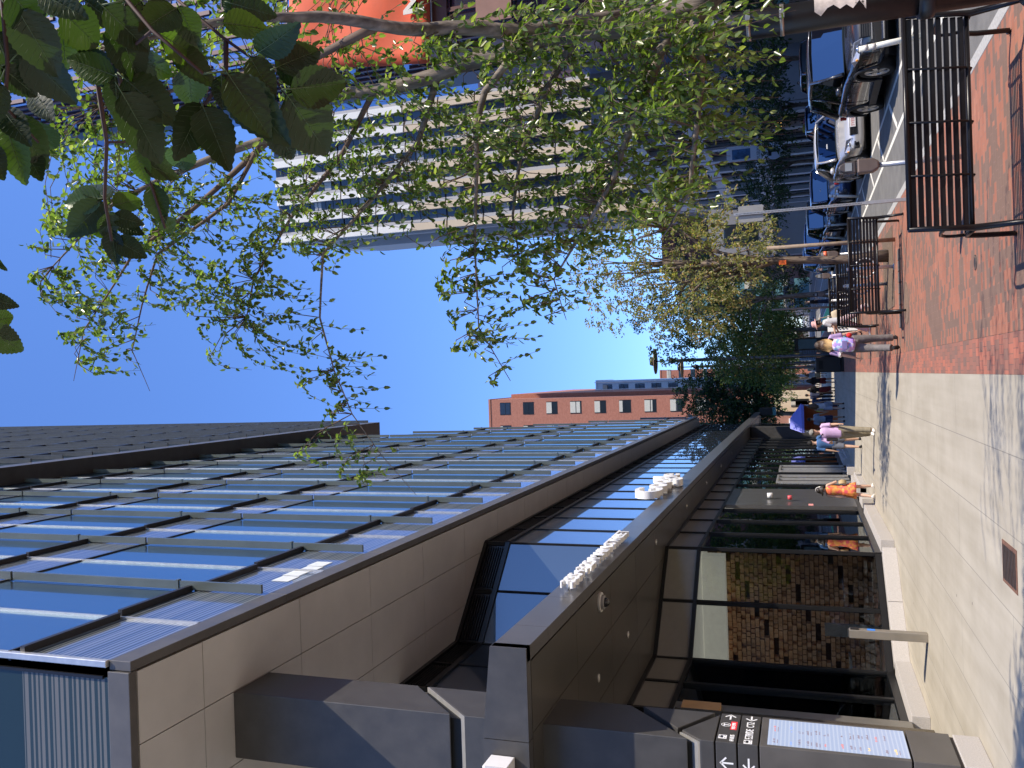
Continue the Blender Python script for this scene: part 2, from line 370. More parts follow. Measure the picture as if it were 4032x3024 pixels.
for k in range(NB):
    y0, y1 = Y0 + k * PITCH, Y0 + (k + 1) * PITCH; zt = ztop(k)
    cuts = [10.62]
    for i, (a, b_) in enumerate(FL):
        if a > zt: break
        top = min(b_, zt)
        bobj(B().box(XF - .2, XF, y0, y1, a, top), 'spandrel_panel', m_frit); led = B()
        if b_ < zt:
            for hh in range(2):
                ya = y0 + hh * PITCH / 2
                led.box(XF - .1, XF + .10, ya + .02 + hh * .1, ya + PITCH / 2 - .02, b_ - .03 + .10 * hh, b_ + .05 + .10 * hh)
            led.box(XF - .1, XF + .035, y0, y1, b_ + .2, b_ + .24)
            nxt = FL[i + 1][0] if i + 1 < len(FL) else 31.9
            top2 = min(nxt, zt)
            if top2 > b_:
                o = bobj(B().box(XF - .2, XF - .004, y0 + .01, y1 - .01, b_, top2), 'window', m_vis)
            if nxt <= zt: led.box(XF - .1, XF + .02, y0, y1, nxt - .03, nxt + .02)
            bobj(led, 'ledge', m_ledge)
    bobj(B().box(XF - .05, XF + .035, (y0 + y1) / 2 - .022, (y0 + y1) / 2 + .022, 10.62, zt), 'mullion', m_alu)
    f = B(); zb = 10.75
    for i, zz in enumerate([16.35, 22.2, 28.05, 33.9]):
        zu = min(zz, zt + .25)
        if zu > zb: f.box(XF + .02, XF + .17, y1 - .02, y1 + .03, zb, zu - .06)
        zb = zz
        if zz > zt: break
    for i, (a, b_) in enumerate(FL):
        if b_ < zt: f.box(XF + .0, XF + .19, y1 - .035, y1 + .045, b_ + .35, b_ + .40)
    bobj(f, 'fin', m_fin)
for k in range(4): bobj(B().box(XF + .003, XF + .008, 13.35 + k * .42, 13.73 + k * .42, 10.85 + .05 * (k % 2), 11.2 + .05 * (k % 2)), 'white_notice', M('notice_white', (.75, .76, .72), .5))
# south face (towards the viewer) and body
sf = B().box(-30, XF - .01, Y0 - .0, Y0 + .2, 10.62, 12.1); bobj(sf, 'spandrel_panel', m_frit2)
bobj(B().box(-30, XF - .01, Y0 + .01, Y0 + .2, 12.105, 31.9), 'window', m_southg)
jl = B()
for k in range(8): jl.box(XF - .2 - k * 1.8 - .02, XF - .2 - k * 1.8 + .02, Y0 - .03, Y0 + .01, 10.7, 31.9)
bobj(jl, 'mullion', m_frame)
bobj(B().box(XF - .06, XF + .03, Y0 - .05, Y0 + .03, 10.62, 31.9), 'corner_trim', m_alu, bevel=.01)
core = B()
core.prism([(Y0 + .25, 10.9), (YE - 1.5, 10.9), (YE - 22, 31.7), (Y0 + .25, 31.7)], lambda p, t: (t, p[0], p[1]), -30, XF - .22)
bobj(core, 'wall', M('tower_core', (.03, .032, .036), .6))
# fascia and soffit
fa = B()
for k in range(19): 
    ya, yb = Y0 + k * PITCH + .006, min(YE, Y0 + (k + 1) * PITCH) - .006
    if yb > ya: fa.box(XF - .1, XF + .03, ya, yb, 10.27, 10.615)
fa.box(-30, XF - .11, Y0 - .03, Y0 + .1, 10.27, 10.615)
bobj(fa, 'fascia', m_dark2, bevel=.008)
so_ = B()
xs = [XF - .13, -4.6, -5.7, -6.8, -7.9, -9.0, -10.1]; ys = [Y0 + .13] + [Y0 + 1.42 + 2.54 * k for k in range(26)]
for i in range(len(xs) - 1):
    for j in range(len(ys) - 1): so_.box(xs[i + 1] + .008, xs[i] - .008, ys[j] + .008, ys[j + 1] - .008, 10.285, 10.36)
bobj(so_, 'soffit', m_soff)
bobj(B().box(-10.2, XF - .12, Y0 + .11, YE, 10.365, 10.5), 'soffit_backing', m_joint)
# upper overhanging volume
UX, UZ, UY = -2.78, 31.9, 57.5
up_ = B().box(-30, UX - .05, Y0, UY, UZ + .3, 78); bobj(up_, 'upper_wall', m_southg)
bobj(B().box(-30, UX, Y0 - .05, UY + .02, UZ, UZ + .9), 'upper_fascia', m_dark2, bevel=.02)
uf = B(); ul = B()
for k in range(15):
    y1 = UY - k * 3.3; uf.box(UX - .04, UX + .16, y1 - .05, y1, UZ + .95, 78)
    for z_ in range(8): ul.box(UX - .04, UX + .12, y1 - 3.2 + .05, y1 - .2, UZ + 3.2 + z_ * 5.85 + (k % 2) * .5, UZ + 3.5 + z_ * 5.85 + (k % 2) * .5)
    uf.box(UX - .04, UX + .16, y1 - 1.7, y1 - 1.65, UZ + .95, 78)
bobj(uf, 'upper_fin', M('dark_upper_fin', (.045, .05, .055), .35, spec=.6)); bobj(ul, 'upper_ledge', m_ledge)

# canopy
can = thing('entrance_canopy', 'long dark metal canopy running along the foot of the glass tower', 'canopy', (-3.41, 10.35, 5.37))
def cobj(b, name, mat, **k):
    for i, v in enumerate(b.v): b.v[i] = (v[0] + 3.41, v[1] - 10.35, v[2] - 5.37)
    return b.obj(name, mat, can, **k)
fr = B(); js = [10.36, 11.33, 12.92] + [12.92 + 3.2 * (k + 1) for k in range(20)]; js[-1] = 77.2
for a, b_ in zip(js[:-1], js[1:]):
    fr.prism([(-3.41, 5.37), (-3.41, 5.85), (-3.60, 5.87), (-3.6, 5.37)], lambda p, t: (p[0], t, p[1]), a + .004, b_ - .004)
cobj(fr, 'front_fascia', m_canf)
en = B().prism([(-3.41, 5.37), (-4.6, 5.37), (-4.6, 5.99), (-3.41, 5.86)], lambda p, t: (p[0], t, p[1]), 10.33, 10.5)
en.prism([(-4.61, 5.37), (-9, 5.37), (-9, 5.99), (-4.61, 5.99)], lambda p, t: (p[0], t, p[1]), 10.33, 10.5)
cobj(en, 'end_fascia', m_dark)
def wx(y):  # wall x at a given y
    if y >= 21.9: return -4.4
    if y >= 19.6: return -4.4 - (21.9 - y) * 2.05 / 2.3
    return -6.45
pb = B()
for j in range(25):
    ya, yb = (10.52 if j == 0 else 10.38 + 2.48 * j), 10.38 + 2.48 * (j + 1)
    for i in range(6):
        xa, xb = -3.62 - i * .935, -3.62 - (i + 1) * .935
        if yb > 24 and i > 0: continue
        pb.box(xb + .006, xa - .006, ya + .006, min(yb, 77) - .006, 5.37, 5.42)
cobj(pb, 'soffit', m_cansoff)
cobj(B().box(-9, -3.62, 10.51, 22.4, 5.425, 5.9).box(-4.7, -3.62, 22.41, 77, 5.425, 5.84), 'roof', m_dark)
m_lens = M('lamp_lens', (.75, .74, .68), .15, var=0)
for (x, y) in [(-5.11, 16.8), (-5.09, 14.2), (-3.97, 26.26), (-3.97, 20.5), (-3.97, 32), (-3.97, 38), (-3.97, 44)]:
    o = B().cyl((x, y, 5.355), (x, y, 5.372), .07, n=20); l = tag(o.obj('downlight', m_alu), 'small round downlight set in the canopy soffit', 'light', 'canopy downlights')
    B().cyl((x, y, 5.350), (x, y, 5.357), .045, n=20).obj('lens', m_lens, l)
DL = ['near the sign pillar', 'beside the security camera', 'above the woman in orange', 'above the diagonal glass corner', 'above the grey wall panel', 'above the glass doors', 'farthest along the canopy']
for o, s in zip([o for o in bpy.data.objects if o.name.startswith('downlight')], ['one step in from the security camera', 'nearest the sign pillar', 'in front of the yellowish windows', 'over the diagonal glass corner', 'above the grey wall panels', 'over the glass doors', 'farthest along']): o['label'] = 'small round downlight in the canopy soffit, ' + s
sc = thing('security_camera', 'round white dome camera fixed under the dark canopy', 'camera', (-3.86, 14.44, 5.37))
B().cyl((0, 0, -.05), (0, 0, .005), .17, n=28).obj('base', M('camera_white', (.62, .6, .54), .4), sc, bevel=.01)
B().cyl((0, 0, -.10), (0, 0, -.045), .12, .13, n=28).obj('collar', M('camera_grey', (.28, .27, .26), .4), sc, bevel=.01)
B().ball((0, 0, -.10), (.085, .085, .08)).obj('dome', M('camera_dome', (.02, .02, .02), .08, var=0), sc)
m_white = M('white_letter', (.86, .85, .82), .4, var=.03)
t = text('355+325 MAIN STREET', .33, .1, m_white, 'street_number_sign', None, face_east(-3.30, 13.25, 5.5), xs=1.0, bold=.006)
d = [v.co.y for v in t.data.vertices]; sc_ = (17.98 - 13.25) / (max(d) - min(d))
for v in t.data.vertices: v.co.y = 13.25 + (v.co.y - min(d)) * sc_
tag(t, 'white raised letters 355+325 MAIN STREET on the canopy edge', 'sign')
pz = B()
for k in range(30): y = 13.4 + k * .156; pz.cyl((-3.41, y, 5.62), (-3.35, y, 5.62), .008, n=6)
pz.obj('standoff_pin', m_alu, t)
t = text('Google', 1.06, .2, m_white, 'letter_sign', None, face_east(-3.28, 23.5, 5.77), xs=1.0, bold=.012)
d = [v.co.y for v in t.data.vertices]; sc_ = (28.1 - 23.5) / (max(d) - min(d))
for v in t.data.vertices: v.co.y = 23.5 + (v.co.y - min(d)) * sc_
tag(t, 'large white three-dimensional letters standing on the canopy edge', 'sign')
pz = B()
for k in range(6): y = 23.9 + k * .78; pz.box(-3.43, -3.33, y - .03, y + .03, 5.7, 5.86)
pz.obj('bracket', m_alu, t)

# sign pillar
pil = thing('sign_pillar', 'dark square pillar with transit direction signs and a lit screen', 'pillar', (-4.6, 11.87, 0))
def pobj(b, name, mat, **k):
    for i, v in enumerate(b.v): b.v[i] = (v[0] + 4.6, v[1] - 11.87, v[2])
    return b.obj(name, mat, pil, **k)
PX0, PX1, PY0, PY1 = -5.6, -4.6, 10.95, 11.88
fy = lambda p, t: (t, p[0], p[1])
seg = B()
seg.prism([(PY0, 6.72), (PY0 + .02, 6.72), (PY1, 7.64), (PY1, 10.28), (PY0, 10.28)], fy, PX0, PX1)
seg.prism([(PY0, 6.5), (PY1, 7.45), (PY1, 5.9), (PY0, 5.9)], fy, PX0, PX1)
pobj(seg, 'upper_casing', m_dark, bevel=.012)
s2 = B()
s2.prism([(PY0, 5.5), (PY1, 5.5), (PY1, 4.36), (PY0, 3.46)], fy, PX0, PX1)
pobj(s2, 'lower_casing', m_dark, bevel=.012)
s3 = B(); s3.prism([(PY0, 3.13), (PY1 - .06, 3.13), (11.2, 3.56), (PY0, 3.3)], fy, PX0, PX1)
s3.prism([(PY1, 3.2), (PY1, 4.18), (11.24, 3.62)], fy, PX0, PX1); pobj(s3, 'lower_casing', m_dark, bevel=.01)
pobj(B().box(PX0 + .08, PX1 - .08, PY0 + .08, PY1 - .08, .3, 10.27), 'core', m_joint)
bv = B().prism([(PY0 + .012, 6.515), (PY0, 6.5), (PY1, 7.45), (PY1, 7.475)], fy, PX0 + .02, PX1 - .012)
bv.prism([(PY0 + .012, 3.30), (PY0 + .0, 3.33), (11.2, 3.59), (11.2, 3.565)], fy, PX0 + .02, PX1 - .03); pobj(bv, 'metal_edge', m_alu)
sg = B()
for (a, b_) in ((2.86, 3.11), (2.60, 2.84), ): sg.box(PX0, PX1, PY0, PY1, a, b_)
pobj(sg, 'sign_band', m_dark, bevel=.008)
pobj(B().box(PX0, PX1, PY0, PY1, .86, 2.58).box(PX0, PX1, PY0, PY1, .345, .84), 'display_casing', m_dark2, bevel=.008)
def screenmat():
    m, t, p = newmat('lit_screen'); tc = node(t, 'ShaderNodeTexCoord')
    sp = node(t, 'ShaderNodeSeparateXYZ'); t.links.new(tc.outputs['Object'], sp.inputs[0])
    w1 = node(t, 'ShaderNodeMath', operation='MULTIPLY', i_1=130.0); t.links.new(sp.outputs[2], w1.inputs[0])
    s1 = node(t, 'ShaderNodeMath', operation='SINE'); t.links.new(w1.outputs[0], s1.inputs[0])
    r = ramp(t, s1.outputs[0], [(0, (.50, .60, .86)), (1, (.66, .74, .95))])
    t.links.new(r.outputs[0], p.inputs['Emission Color']); p.inputs['Emission Strength'].default_value = .62
    p.inputs['Base Color'].default_value = (.05, .05, .05, 1); p.inputs['Roughness'].default_value = .15; return m
scr = pobj(B().box(PX1 - .01, PX1 + .004, PY0 + .06, PY1 - .06, .87, 2.49), 'screen', screenmat())
m_ink = M('screen_ink', (.22, .18, .22), .5, var=.4, scale=3, emit=.25); m_ink2 = M('screen_red', (.55, .2, .2), .5, var=0, emit=.3); m_ink3 = M('screen_blue', (.2, .3, .75), .5, var=0, emit=.4); m_ink4 = M('screen_amber', (.75, .55, .25), .5, var=0, emit=.3)
rr = random.Random(3); mp_ = B(); mr = B(); mb_ = B(); ma = B()
for row in range(15):
    zz = 2.40 - row * .1
    for cx in (PY0 + .1, PY0 + .45):
        if rr.random() < .82:
            L = rr.uniform(.08, .2); x0 = cx + rr.uniform(0, .06)
            q = rr.random(); tgt = mp_ if q < .65 else mr if q < .85 else ma if q < .94 else mb_
            n = int(L / .022)
            for j in range(n): 
                if rr.random() < .85: tgt.box(PX1 + .0045, PX1 + .006, x0 + j * .022, x0 + j * .022 + .015, zz, zz + rr.uniform(.012, .03))
            if rr.random() < .5:
                for j in range(n - 1): mp_.box(PX1 + .0045, PX1 + .006, x0 + j * .022, x0 + j * .022 + .012, zz - .035, zz - .022)
for b_, m_, n_ in ((mp_, m_ink, 'map_lines'), (mr, m_ink2, 'red_lines'), (mb_, m_ink3, 'blue_marks'), (ma, m_ink4, 'amber_marks')):
    if b_.v:
        for i, v in enumerate(b_.v): b_.v[i] = (v[0] + 4.6, v[1] - 11.87, v[2])
        b_.obj(n_, m_, scr)
m_wpaint = M('sign_white', (.85, .85, .85), .5, var=.02)
def arrow(cy, cz, ang, s=.085, face='E', name='arrow'):
    b = B(); ca, sa = math.cos(ang), math.sin(ang)
    def P(a, c):
        h, v_ = a * ca - c * sa, a * sa + c * ca
        return (PX1 + .003, cy + h * s, cz + v_ * s) if face == 'E' else (cy + h * s, PY0 - .003, cz + v_ * s)
    wd = .13
    b.face([P(-1, -wd), P(.8, -wd), P(.8, wd), P(-1, wd)])
    b.face([P(1, 0), P(.1, .9), P(-.08, .72), P(.64, 0)]); b.face([P(1, 0), P(.64, 0), P(-.08, -.72), P(.1, -.9)])
    pobj(b, name, m_wpaint)
arrow(11.765, 2.985, 0); arrow(11.765, 2.715, math.pi); arrow(-4.86, 2.985, math.pi / 2, face='S'); arrow(-4.86, 2.715, math.pi, face='S')
def T_(s, size, y, zz, mat=m_wpaint, name='lettering', xs=.8, al='LEFT'):
    t = text(s, size, .003, mat, name, pil, Matrix.Translation((4.6, -11.87, 0)) @ face_east(PX1 + .004, y, zz), al, xs, .0015)
T_('64 68 85', .075, 10.99, 2.895, xs=.75); T_('EZRIDE  CT2', .135, 11.10, 2.672, xs=.72)
def bus(y, zz):
    b = B(); X = PX1 + .003
    for (a0, a1, c0, c1) in ((-.055, .055, -.045, .058), ): b.box(PX1 - .001, X, y + a0, y + a1, zz + c0, zz + c1)
    pobj(b, 'bus_symbol', m_wpaint, bevel=.001)
    k = B().box(PX1, X + .001, y - .035, y + .035, zz + .0, zz + .035).box(PX1, X + .001, y - .022, y + .022, zz + .042, zz + .05)
    k.cyl((PX1, y - .03, zz - .022), (X + .001, y - .03, zz - .022), .009, n=10).cyl((PX1, y + .03, zz - .022), (X + .001, y + .03, zz - .022), .009, n=10)
    pobj(k, 'bus_symbol_window', m_ledge)
bus(11.11, 3.03); bus(11.02, 2.715)
b = B()
for k in range(24):
    a0, a1 = k * math.pi / 12, (k + 1) * math.pi / 12
    b.face([(PX1 + .003, 11.5 + r_ * math.cos(a), 3.025 + r_ * math.sin(a)) for a, r_ in ((a0, .052), (a1, .052), (a1, .062), (a0, .062))])
b.box(PX1, PX1 + .003, 11.465, 11.535, 3.04, 3.056).box(PX1, PX1 + .003, 11.492, 11.508, 2.985, 3.04)
pobj(b, 'transit_symbol', m_wpaint)
pobj(B().box(PX1 - .001, PX1 + .002, 11.36, 11.62, 2.885, 2.965), 'red_label', M('sign_red', (.75, .03, .04), .5, var=.03, emit=.15))
T_('RED LINE', .062, 11.375, 2.905, xs=.78)
pobj(B().box(PX0 - .03, PX1 + .0, PY0 - .0, PY1 + .0, .0, .3), 'granite_base', m_gran, bevel=.01)
pobj(B().box(PX0 + .02, PX1 - .03, PY0 + .03, PY1 - .03, .3, .345), 'plinth_trim', m_darkst)
wb = thing('sign_box', 'small white box sign projecting from the dark pillar above the canopy end', 'sign', (-5.0, 10.2, 5.72))
B().box(-.2, .2, -.22, .12, -.16, .16).obj('box', M('box_white', (.78, .76, .74), .4, var=.03), wb, bevel=.01)
B().box(-.21, .21, -.23, -.225, -.12, .12).obj('face_plate', M('box_face', (.6, .58, .57), .4, var=.03), wb)

# ground floor and recessed storefront: walls of glass on a granite plinth
st = thing('glass_storefront', 'ground floor glass front with black mullions and a diagonal corner under the canopy', 'storefront', (-4.4, 21.9, 0))
def sobj(b, name, mat, **k):
    for i, v in enumerate(b.v): b.v[i] = (v[0] + 4.4, v[1] - 21.9, v[2])
    return b.obj(name, mat, st, **k)
m_sg = clearglass('storefront_glass', (.74, .76, .75), (.85, .92, .95), 1.42)
m_sgb = panelglass('blue_recess_glass', (.75, .82, .95), 1.9, .005, inner=(.03, .04, .05), wob=.03)
m_grey = M('grey_spandrel', (.30, .28, .255), .3, metal=.3, var=.05)
def wallseg(p, q, t0, t1): 
    p, q = Vector(p), Vector(q); return p + (q - p) * t0, p + (q - p) * t1
A_, B_, C_ = (-4.4, 21.9), (-6.45, 19.6), (-6.45, 16.5)
def slab(b, p, q, th, z0, z1, off=0):
    p, q = Vector(p), Vector(q); d = (q - p).normalized(); n = Vector((-d.y, d.x))
    if n.x < 0 and abs(n.x) > abs(n.y) or (abs(n.x) <= abs(n.y) and n.y > 0): n = -n
    c = (p + q) / 2 + n * off; b.obox((c.x, c.y, (z0 + z1) / 2), (d.x * (q - p).length / 2, d.y * (q - p).length / 2, 0), (n.x * th / 2, n.y * th / 2, 0), (0, 0, (z1 - z0) / 2))
segs = [((-4.4, 77), A_, 26), (A_, B_, 2), (B_, C_, 2)]
frm = B(); 
gp = B(); gp_u = B(); tr = B(); louv = B(); lf = B()
for (p, q, n) in segs:
    for k in range(n):
        a, c = wallseg(p, q, k / n, (k + 1) / n)
        mid = (a + c) / 2
        solid = n == 26 and 28.9 < mid.y < 33.0
        if not solid: gq = B(); slab(gq, a, c, .02, .42, 4.5); sobj(gq, 'glass_pane', m_sg)
        tq = B(); slab(tq, a, c, .04, 4.56, 5.3); sobj(tq, 'transom_panel', m_grey)
        slab(frm, (c.x, c.y - .03), (c.x, c.y + .03), .1, .42, 5.37, .02) if n == 26 else frm.box(c.x - .05, c.x + .05, c.y - .05, c.y + .05, .42, 5.37)
        uq = B(); slab(uq, a, c, .03, 5.9, 9.55); sobj(uq, 'upper_glass', m_sgb)
        frm.box(c.x - .045, c.x + .045, c.y - .035, c.y + .035, 5.9, 10.27)
        slab(louv, a, c, .03, 9.65, 10.2, -.05)
        for j in range(7): slab(lf, a + (c - a) * .08, c - (c - a) * .08, .05, 9.72 + j * .065, 9.74 + j * .065)
    slab(frm, p, q, .1, .30, .44, .02); slab(frm, p, q, .09, 4.48, 4.57, .02); slab(frm, p, q, .1, 5.28, 5.37, .02)
    slab(frm, p, q, .1, 9.54, 9.66, .02); slab(frm, p, q, .1, 10.18, 10.27, .02)
sobj(frm, 'frame', m_frame); sobj(louv, 'louvre_back', m_ledge); sobj(lf, 'louvre', m_frame)
# grey metal wall panels with doors, y 28.9..33
pn = B()
for k in range(5): sobj(B().box(-4.42, -4.30, 28.95 + k * .82, 28.95 + (k + 1) * .82 - .012, .42, 4.46), 'wall_panel', M('grey_metal_panel', (.22, .215, .21), .3, metal=.7, var=.05))
dr = B()
for y in (35.2, 39.0): 
    for yy in (y, y + 1.05, y + 2.1): dr.box(-4.36, -4.26, yy - .03, yy + .03, .3, 3.0)
    dr.box(-4.36, -4.26, y, y + 2.1, 2.95, 3.03)
sobj(dr, 'door', m_alu)
al = B().cyl((-4.25, 30.4, 3.1), (-4.1, 30.4, 3.1), .09, n=16); sobj(al, 'alarm_light', M('alarm_white', (.8, .8, .78), .4))
sobj(B().cyl((-4.25, 30.0, 2.45), (-4.12, 30.0, 2.45), .07, n=14), 'alarm_bell', M('alarm_red', (.7, .1, .12), .4))
sobj(B().box(-4.3, -4.285, 29.0, 29.3, 1.72, 1.87), 'notice', M('notice_pink', (.8, .35, .33), .5))
# plinth
pl = B()
def plinth(p, q, n):
    for k in range(n):
        a, c = wallseg(p, q, k / n, (k + 1) / n); d = (c - a).normalized() * .005; a += d; c -= d
        slab(pl, a, c, .30, 0, .30, .20)
plinth((-4.4, 28.0), (-4.4, 22.0), 5); plinth((-4.4, 21.8), (-6.35, 19.55), 2); plinth((-6.40, 19.3), (-6.45, 16.42), 2)
for ya, yb in ((28.6, 30.0), (31.2, 35.0), (37.6, 38.9), (41.4, 60)): pl.box(-4.3, -4.0, ya, yb, 0, .3)
plo = sobj(pl, 'granite_plinth', m_gran, bevel=.008)
sobj(B().box(-4.25, -3.86, 31.2, 34.9, .0, .2).box(-4.25, -3.9, 41.5, 60, 0, .16), 'granite_step', m_gran, bevel=.008)
# portal beside the pillar
sobj(B().box(-6.75, -6.2, 15.95, 16.42, 0.3, 4.4).box(-6.6, -6.3, 15.6, 15.9, 0.0, 4.2), 'door_jamb', M('warm_grey_metal', (.28, .265, .235), .3, metal=.6, var=.06), bevel=.01)
sobj(B().cyl((-6.15, 15.0, .9), (-6.15, 15.0, 3.4), .025, n=12), 'door_handle', m_alu)
sobj(B().box(-6.9, -6.0, 14.2, 15.6, .05, 4.3), 'door', M('bronze_door', (.16, .135, .10), .25, metal=.7, var=.1))
sobj(B().box(-6.72, -6.12, 15.5, 16.3, 3.55, 4.25), 'wood_lintel', M('warm_wood', (.52, .29, .12), .45, var=.12, scale=3))
sobj(B().box(-6.2, -6.12, 9, 15.9, .02, .12).box(-7.3, -6.85, 9, 16.4, 0, 5.3), 'door_surround', m_dark)
# interior
fz = lambda p, t: (p[0], p[1], t)
IP = [(-14, 16.6), (-6.6, 16.6), (-6.6, 19.75), (-4.55, 22.05), (-4.55, 60), (-14, 60)]
inn = B().prism(IP, fz, .05, .3); sobj(inn, 'interior_floor', M('interior_floor', (.3, .28, .25), .4))
sobj(B().box(-14.2, -14, 16.6, 60, .3, 5.2).box(-14, -6.6, 26.5, 26.7, .3, 5.2).box(-14, -6.9, 16.4, 16.6, .3, 5.2), 'interior_wall', M('interior_dark', (.05, .045, .04), .7))
sobj(B().prism(IP, fz, 4.6, 4.7).box(-9.8, -4.75, 22.9, 23.3, 4.0, 4.59), 'interior_ceiling', M('interior_white_glow', (.62, .60, .54), .6, emit=.3))  # white ceiling given a glow to brighten the interior, not a lamp
bw = B(); rr = random.Random(5)
for i in range(42):
    for j in range(34):
        x = -9.9 + i * .122 + (j % 2) * .05; dp = rr.choice((0, .0, .04, .08, .12)) + (.05 if (i + j) % 2 else 0)
        if ((i // 4) * 5 + j * 3) % 11 == 0: continue
        zz = .3 + j * .116; i0 = len(bw.v); bw.box(x, x + .105, 23.4 - dp, 23.6, zz, zz + .098)
        tw = rr.uniform(-.035, .035)
        for q in (0, 4): bw.v[i0 + q] = (bw.v[i0 + q][0], bw.v[i0 + q][1] + tw, bw.v[i0 + q][2])
sobj(bw, 'feature_wall', M('clay_blocks', (.72, .43, .24), .8, var=.25, scale=2.2))
sobj(B().box(-9.95, -4.75, 23.55, 23.7, .3, 4.5), 'feature_wall_back', M('clay_back', (.1, .06, .04), .9))
och = B()
for y in (24.5, 26.9, 29.4, 34, 38): och.box(-5.6, -5.2, y, y + .7, .3, 4.6)
sobj(och, 'interior_column', M('ochre_column', (.38, .28, .11), .5))
sobj(B().box(-8.6, -8.5, 21.4, 23, 1.2, 1.26).box(-8.2, -7.0, 22.2, 22.8, 1.0, 1.05).box(-6.5, -6.2, 22.3, 22.4, .3, 1.6), 'interior_furniture', M('furniture', (.4, .37, .33), .6))
# end pier of the canopy
pr = thing('canopy_pier', 'dark end pier carrying the far end of the canopy', 'pier', (-4.0, 60, 0))
B().box(-.45, .35, 0, .8, 0, 5.36).obj('shaft', m_dark, pr, bevel=.02)
B().box(-.47, .37, -.02, .82, 0, .3).obj('base', m_gran, pr)
bx = thing('canopy_box_lamp', 'small dark box hanging at the far tip of the canopy', 'lamp', (-3.25, 74, 5.37))
B().box(-.3, .3, 0, 1.2, -1.0, -.02).obj('housing', m_frame, bx)
B().box(-.31, .31, .1, 1.1, -1.3, -1.02).obj('lens', M('teal_lens', (.1, .3, .32), .3), bx)
bol = thing('push_button_post', 'square steel door-opener post with a blue sticker standing on the pavement', 'post', (-4.72, 16.48, 0))
B().box(-.075, .075, -.075, .075, 0, 1.28).obj('post', M('brushed_steel', (.42, .38, .32), .38, metal=.7, var=.1, scale=3), bol, bevel=.01)
B().box(-.06, .06, -.06, .06, 1.28, 1.30).obj('cap', m_dark, bol)
B().box(.076, .08, -.05, .05, .85, .98).obj('sticker', M('sticker_blue', (.05, .25, .8), .5, var=.05), bol)
B().box(.0755, .09, -.05, .05, 1.12, 1.26).obj('button_plate', m_frame, bol)

# ================================================================== BENCHES
m_bench = M('black_bench_steel', (.007, .006, .007), .33, var=.1, spec=.4)
def bench(label, x0, x1, y, loc_z=0):
    t = thing('park_bench', label, 'bench', ((x0 + x1) / 2, y, 0), 0, 'black slatted steel benches')
    L = (x1 - x0) / 2
    b = B()
    for k in range(8):   # back slats, leaning towards the viewer at the top
        zz = .50 + k * .062; yy = .02 - k * .018
        b.box(-L + .02, L - .02, yy - .006, yy + .008, zz, zz + .045)
    b.obj('backrest', m_bench, t, bevel=.003)
    B().tube([(-L, -.135, 1.0), (L, -.135, 1.0)], .022, 10).obj('top_rail', m_bench, t)
    b = B()
    for k in range(7): b.box(-L + .02, L - .02, .06 + k * .062, .06 + k * .062 + .036, .452 - k * .002, .464 - k * .002)
    b.obj('seat', m_bench, t, bevel=.003)
    B().tube([(-L, .50, .44), (L, .50, .44)], .02, 10).tube([(-L, .03, .47), (L, .03, .47)], .02, 10).obj('seat_rail', m_bench, t)
    for q in (-.5, 0, .5):
        B().tube([(q * L, -.14, .98), (q * L, -.01, .52), (q * L, .05, .44), (q * L, .5, .43)], .011, 6).obj('cross_band', m_bench, t)
    for sx in (-1, 1):
        X = sx * L
        f = B().tube([(X, -.14, 1.01), (X, -.02, .55), (X, .02, .44), (X, -.05, .25), (X, -.14, .02), (X, -.2, .012)], [.024, .026, .032, .028, .024, .022], 8)
        f.tube([(X, .02, .45), (X, .3, .45), (X, .5, .44), (X, .56, .30), (X, .60, .02), (X, .66, .012)], [.028, .026, .026, .026, .024, .022], 8)
        f.obj('leg', m_bench, t)
        B().tube([(X, -.08, .72), (X, .05, .70), (X, .22, .70), (X, .38, .68), (X, .47, .62), (X, .49, .54), (X, .46, .47)], .016, 8).obj('armrest', m_bench, t)
    return t
bench('large black slatted bench in the foreground on the brick pavement', 1.23, 3.13, 8.55)
bench('second black slatted bench with bicycle rings showing through its back', 1.12, 2.98, 18.35)
bench('third black slatted bench with the woman in pink trousers behind it', 1.15, 3.0, 24.6)
bench('fourth black slatted bench, a thin strip above the back of the third one', 1.5, 3.1, 31.0)
def meter(x, y, h, label, head=(.10, .085, .08), band=None, pole=(.45, .45, .45)):
    t = thing('parking_meter', label, 'parking meter', (x, y, 0), 0, 'parking meters along the kerb')
    B().cyl((0, 0, 0), (0, 0, h - .42), .032, n=12).obj('pole', M('meter_pole_%d' % int(pole[0] * 100), pole, .35, metal=.6, var=.1), t)
    mh = M('meter_head_%d' % int(head[0] * 1000), head, .4, metal=.3, var=.15)
    fyx = lambda p, t: (p[0], t, p[1])
    B().prism([(-.045, h - .47), (.045, h - .47), (.085, h - .40), (.09, h - .22), (-.09, h - .22), (-.085, h - .40)], fyx, -.06, .06).obj('housing', M('meter_bronze', (.16, .12, .10), .45, metal=.4, var=.15), t, bevel=.02)
    B().prism([(.075 * math.cos(a), h - .205 + .0 + (.14 if 0 < q < 12 else 0) * 0 + .2 * math.sin(a)) for q, a in enumerate([math.pi * q / 12 for q in range(13)])], fyx, -.045, .045).obj('head', mh, t, bevel=.012)
    B().box(-.05, .05, -.052, -.046, h - .16, h - .08).obj('display', M('meter_display', (.25, .27, .28), .2), t)
    if band: B().ell([(0, 0, h - .215), (0, 0, h - .14)], [((.094, 0, 0), (0, .064, 0))] * 2).obj('band', M('meter_orange', band, .5), t)
    return t
meter(2.50, 11.45, 1.45, 'parking meter with brown housing rising behind the foreground bench')
meter(2.72, 21.6, 1.52, 'black parking meter with an orange band beside the thin tree trunk', band=(.85, .18, .08))
meter(3.05, 29.5, 1.45, 'grey-brown parking meter between two tree trunks', head=(.14, .13, .11))
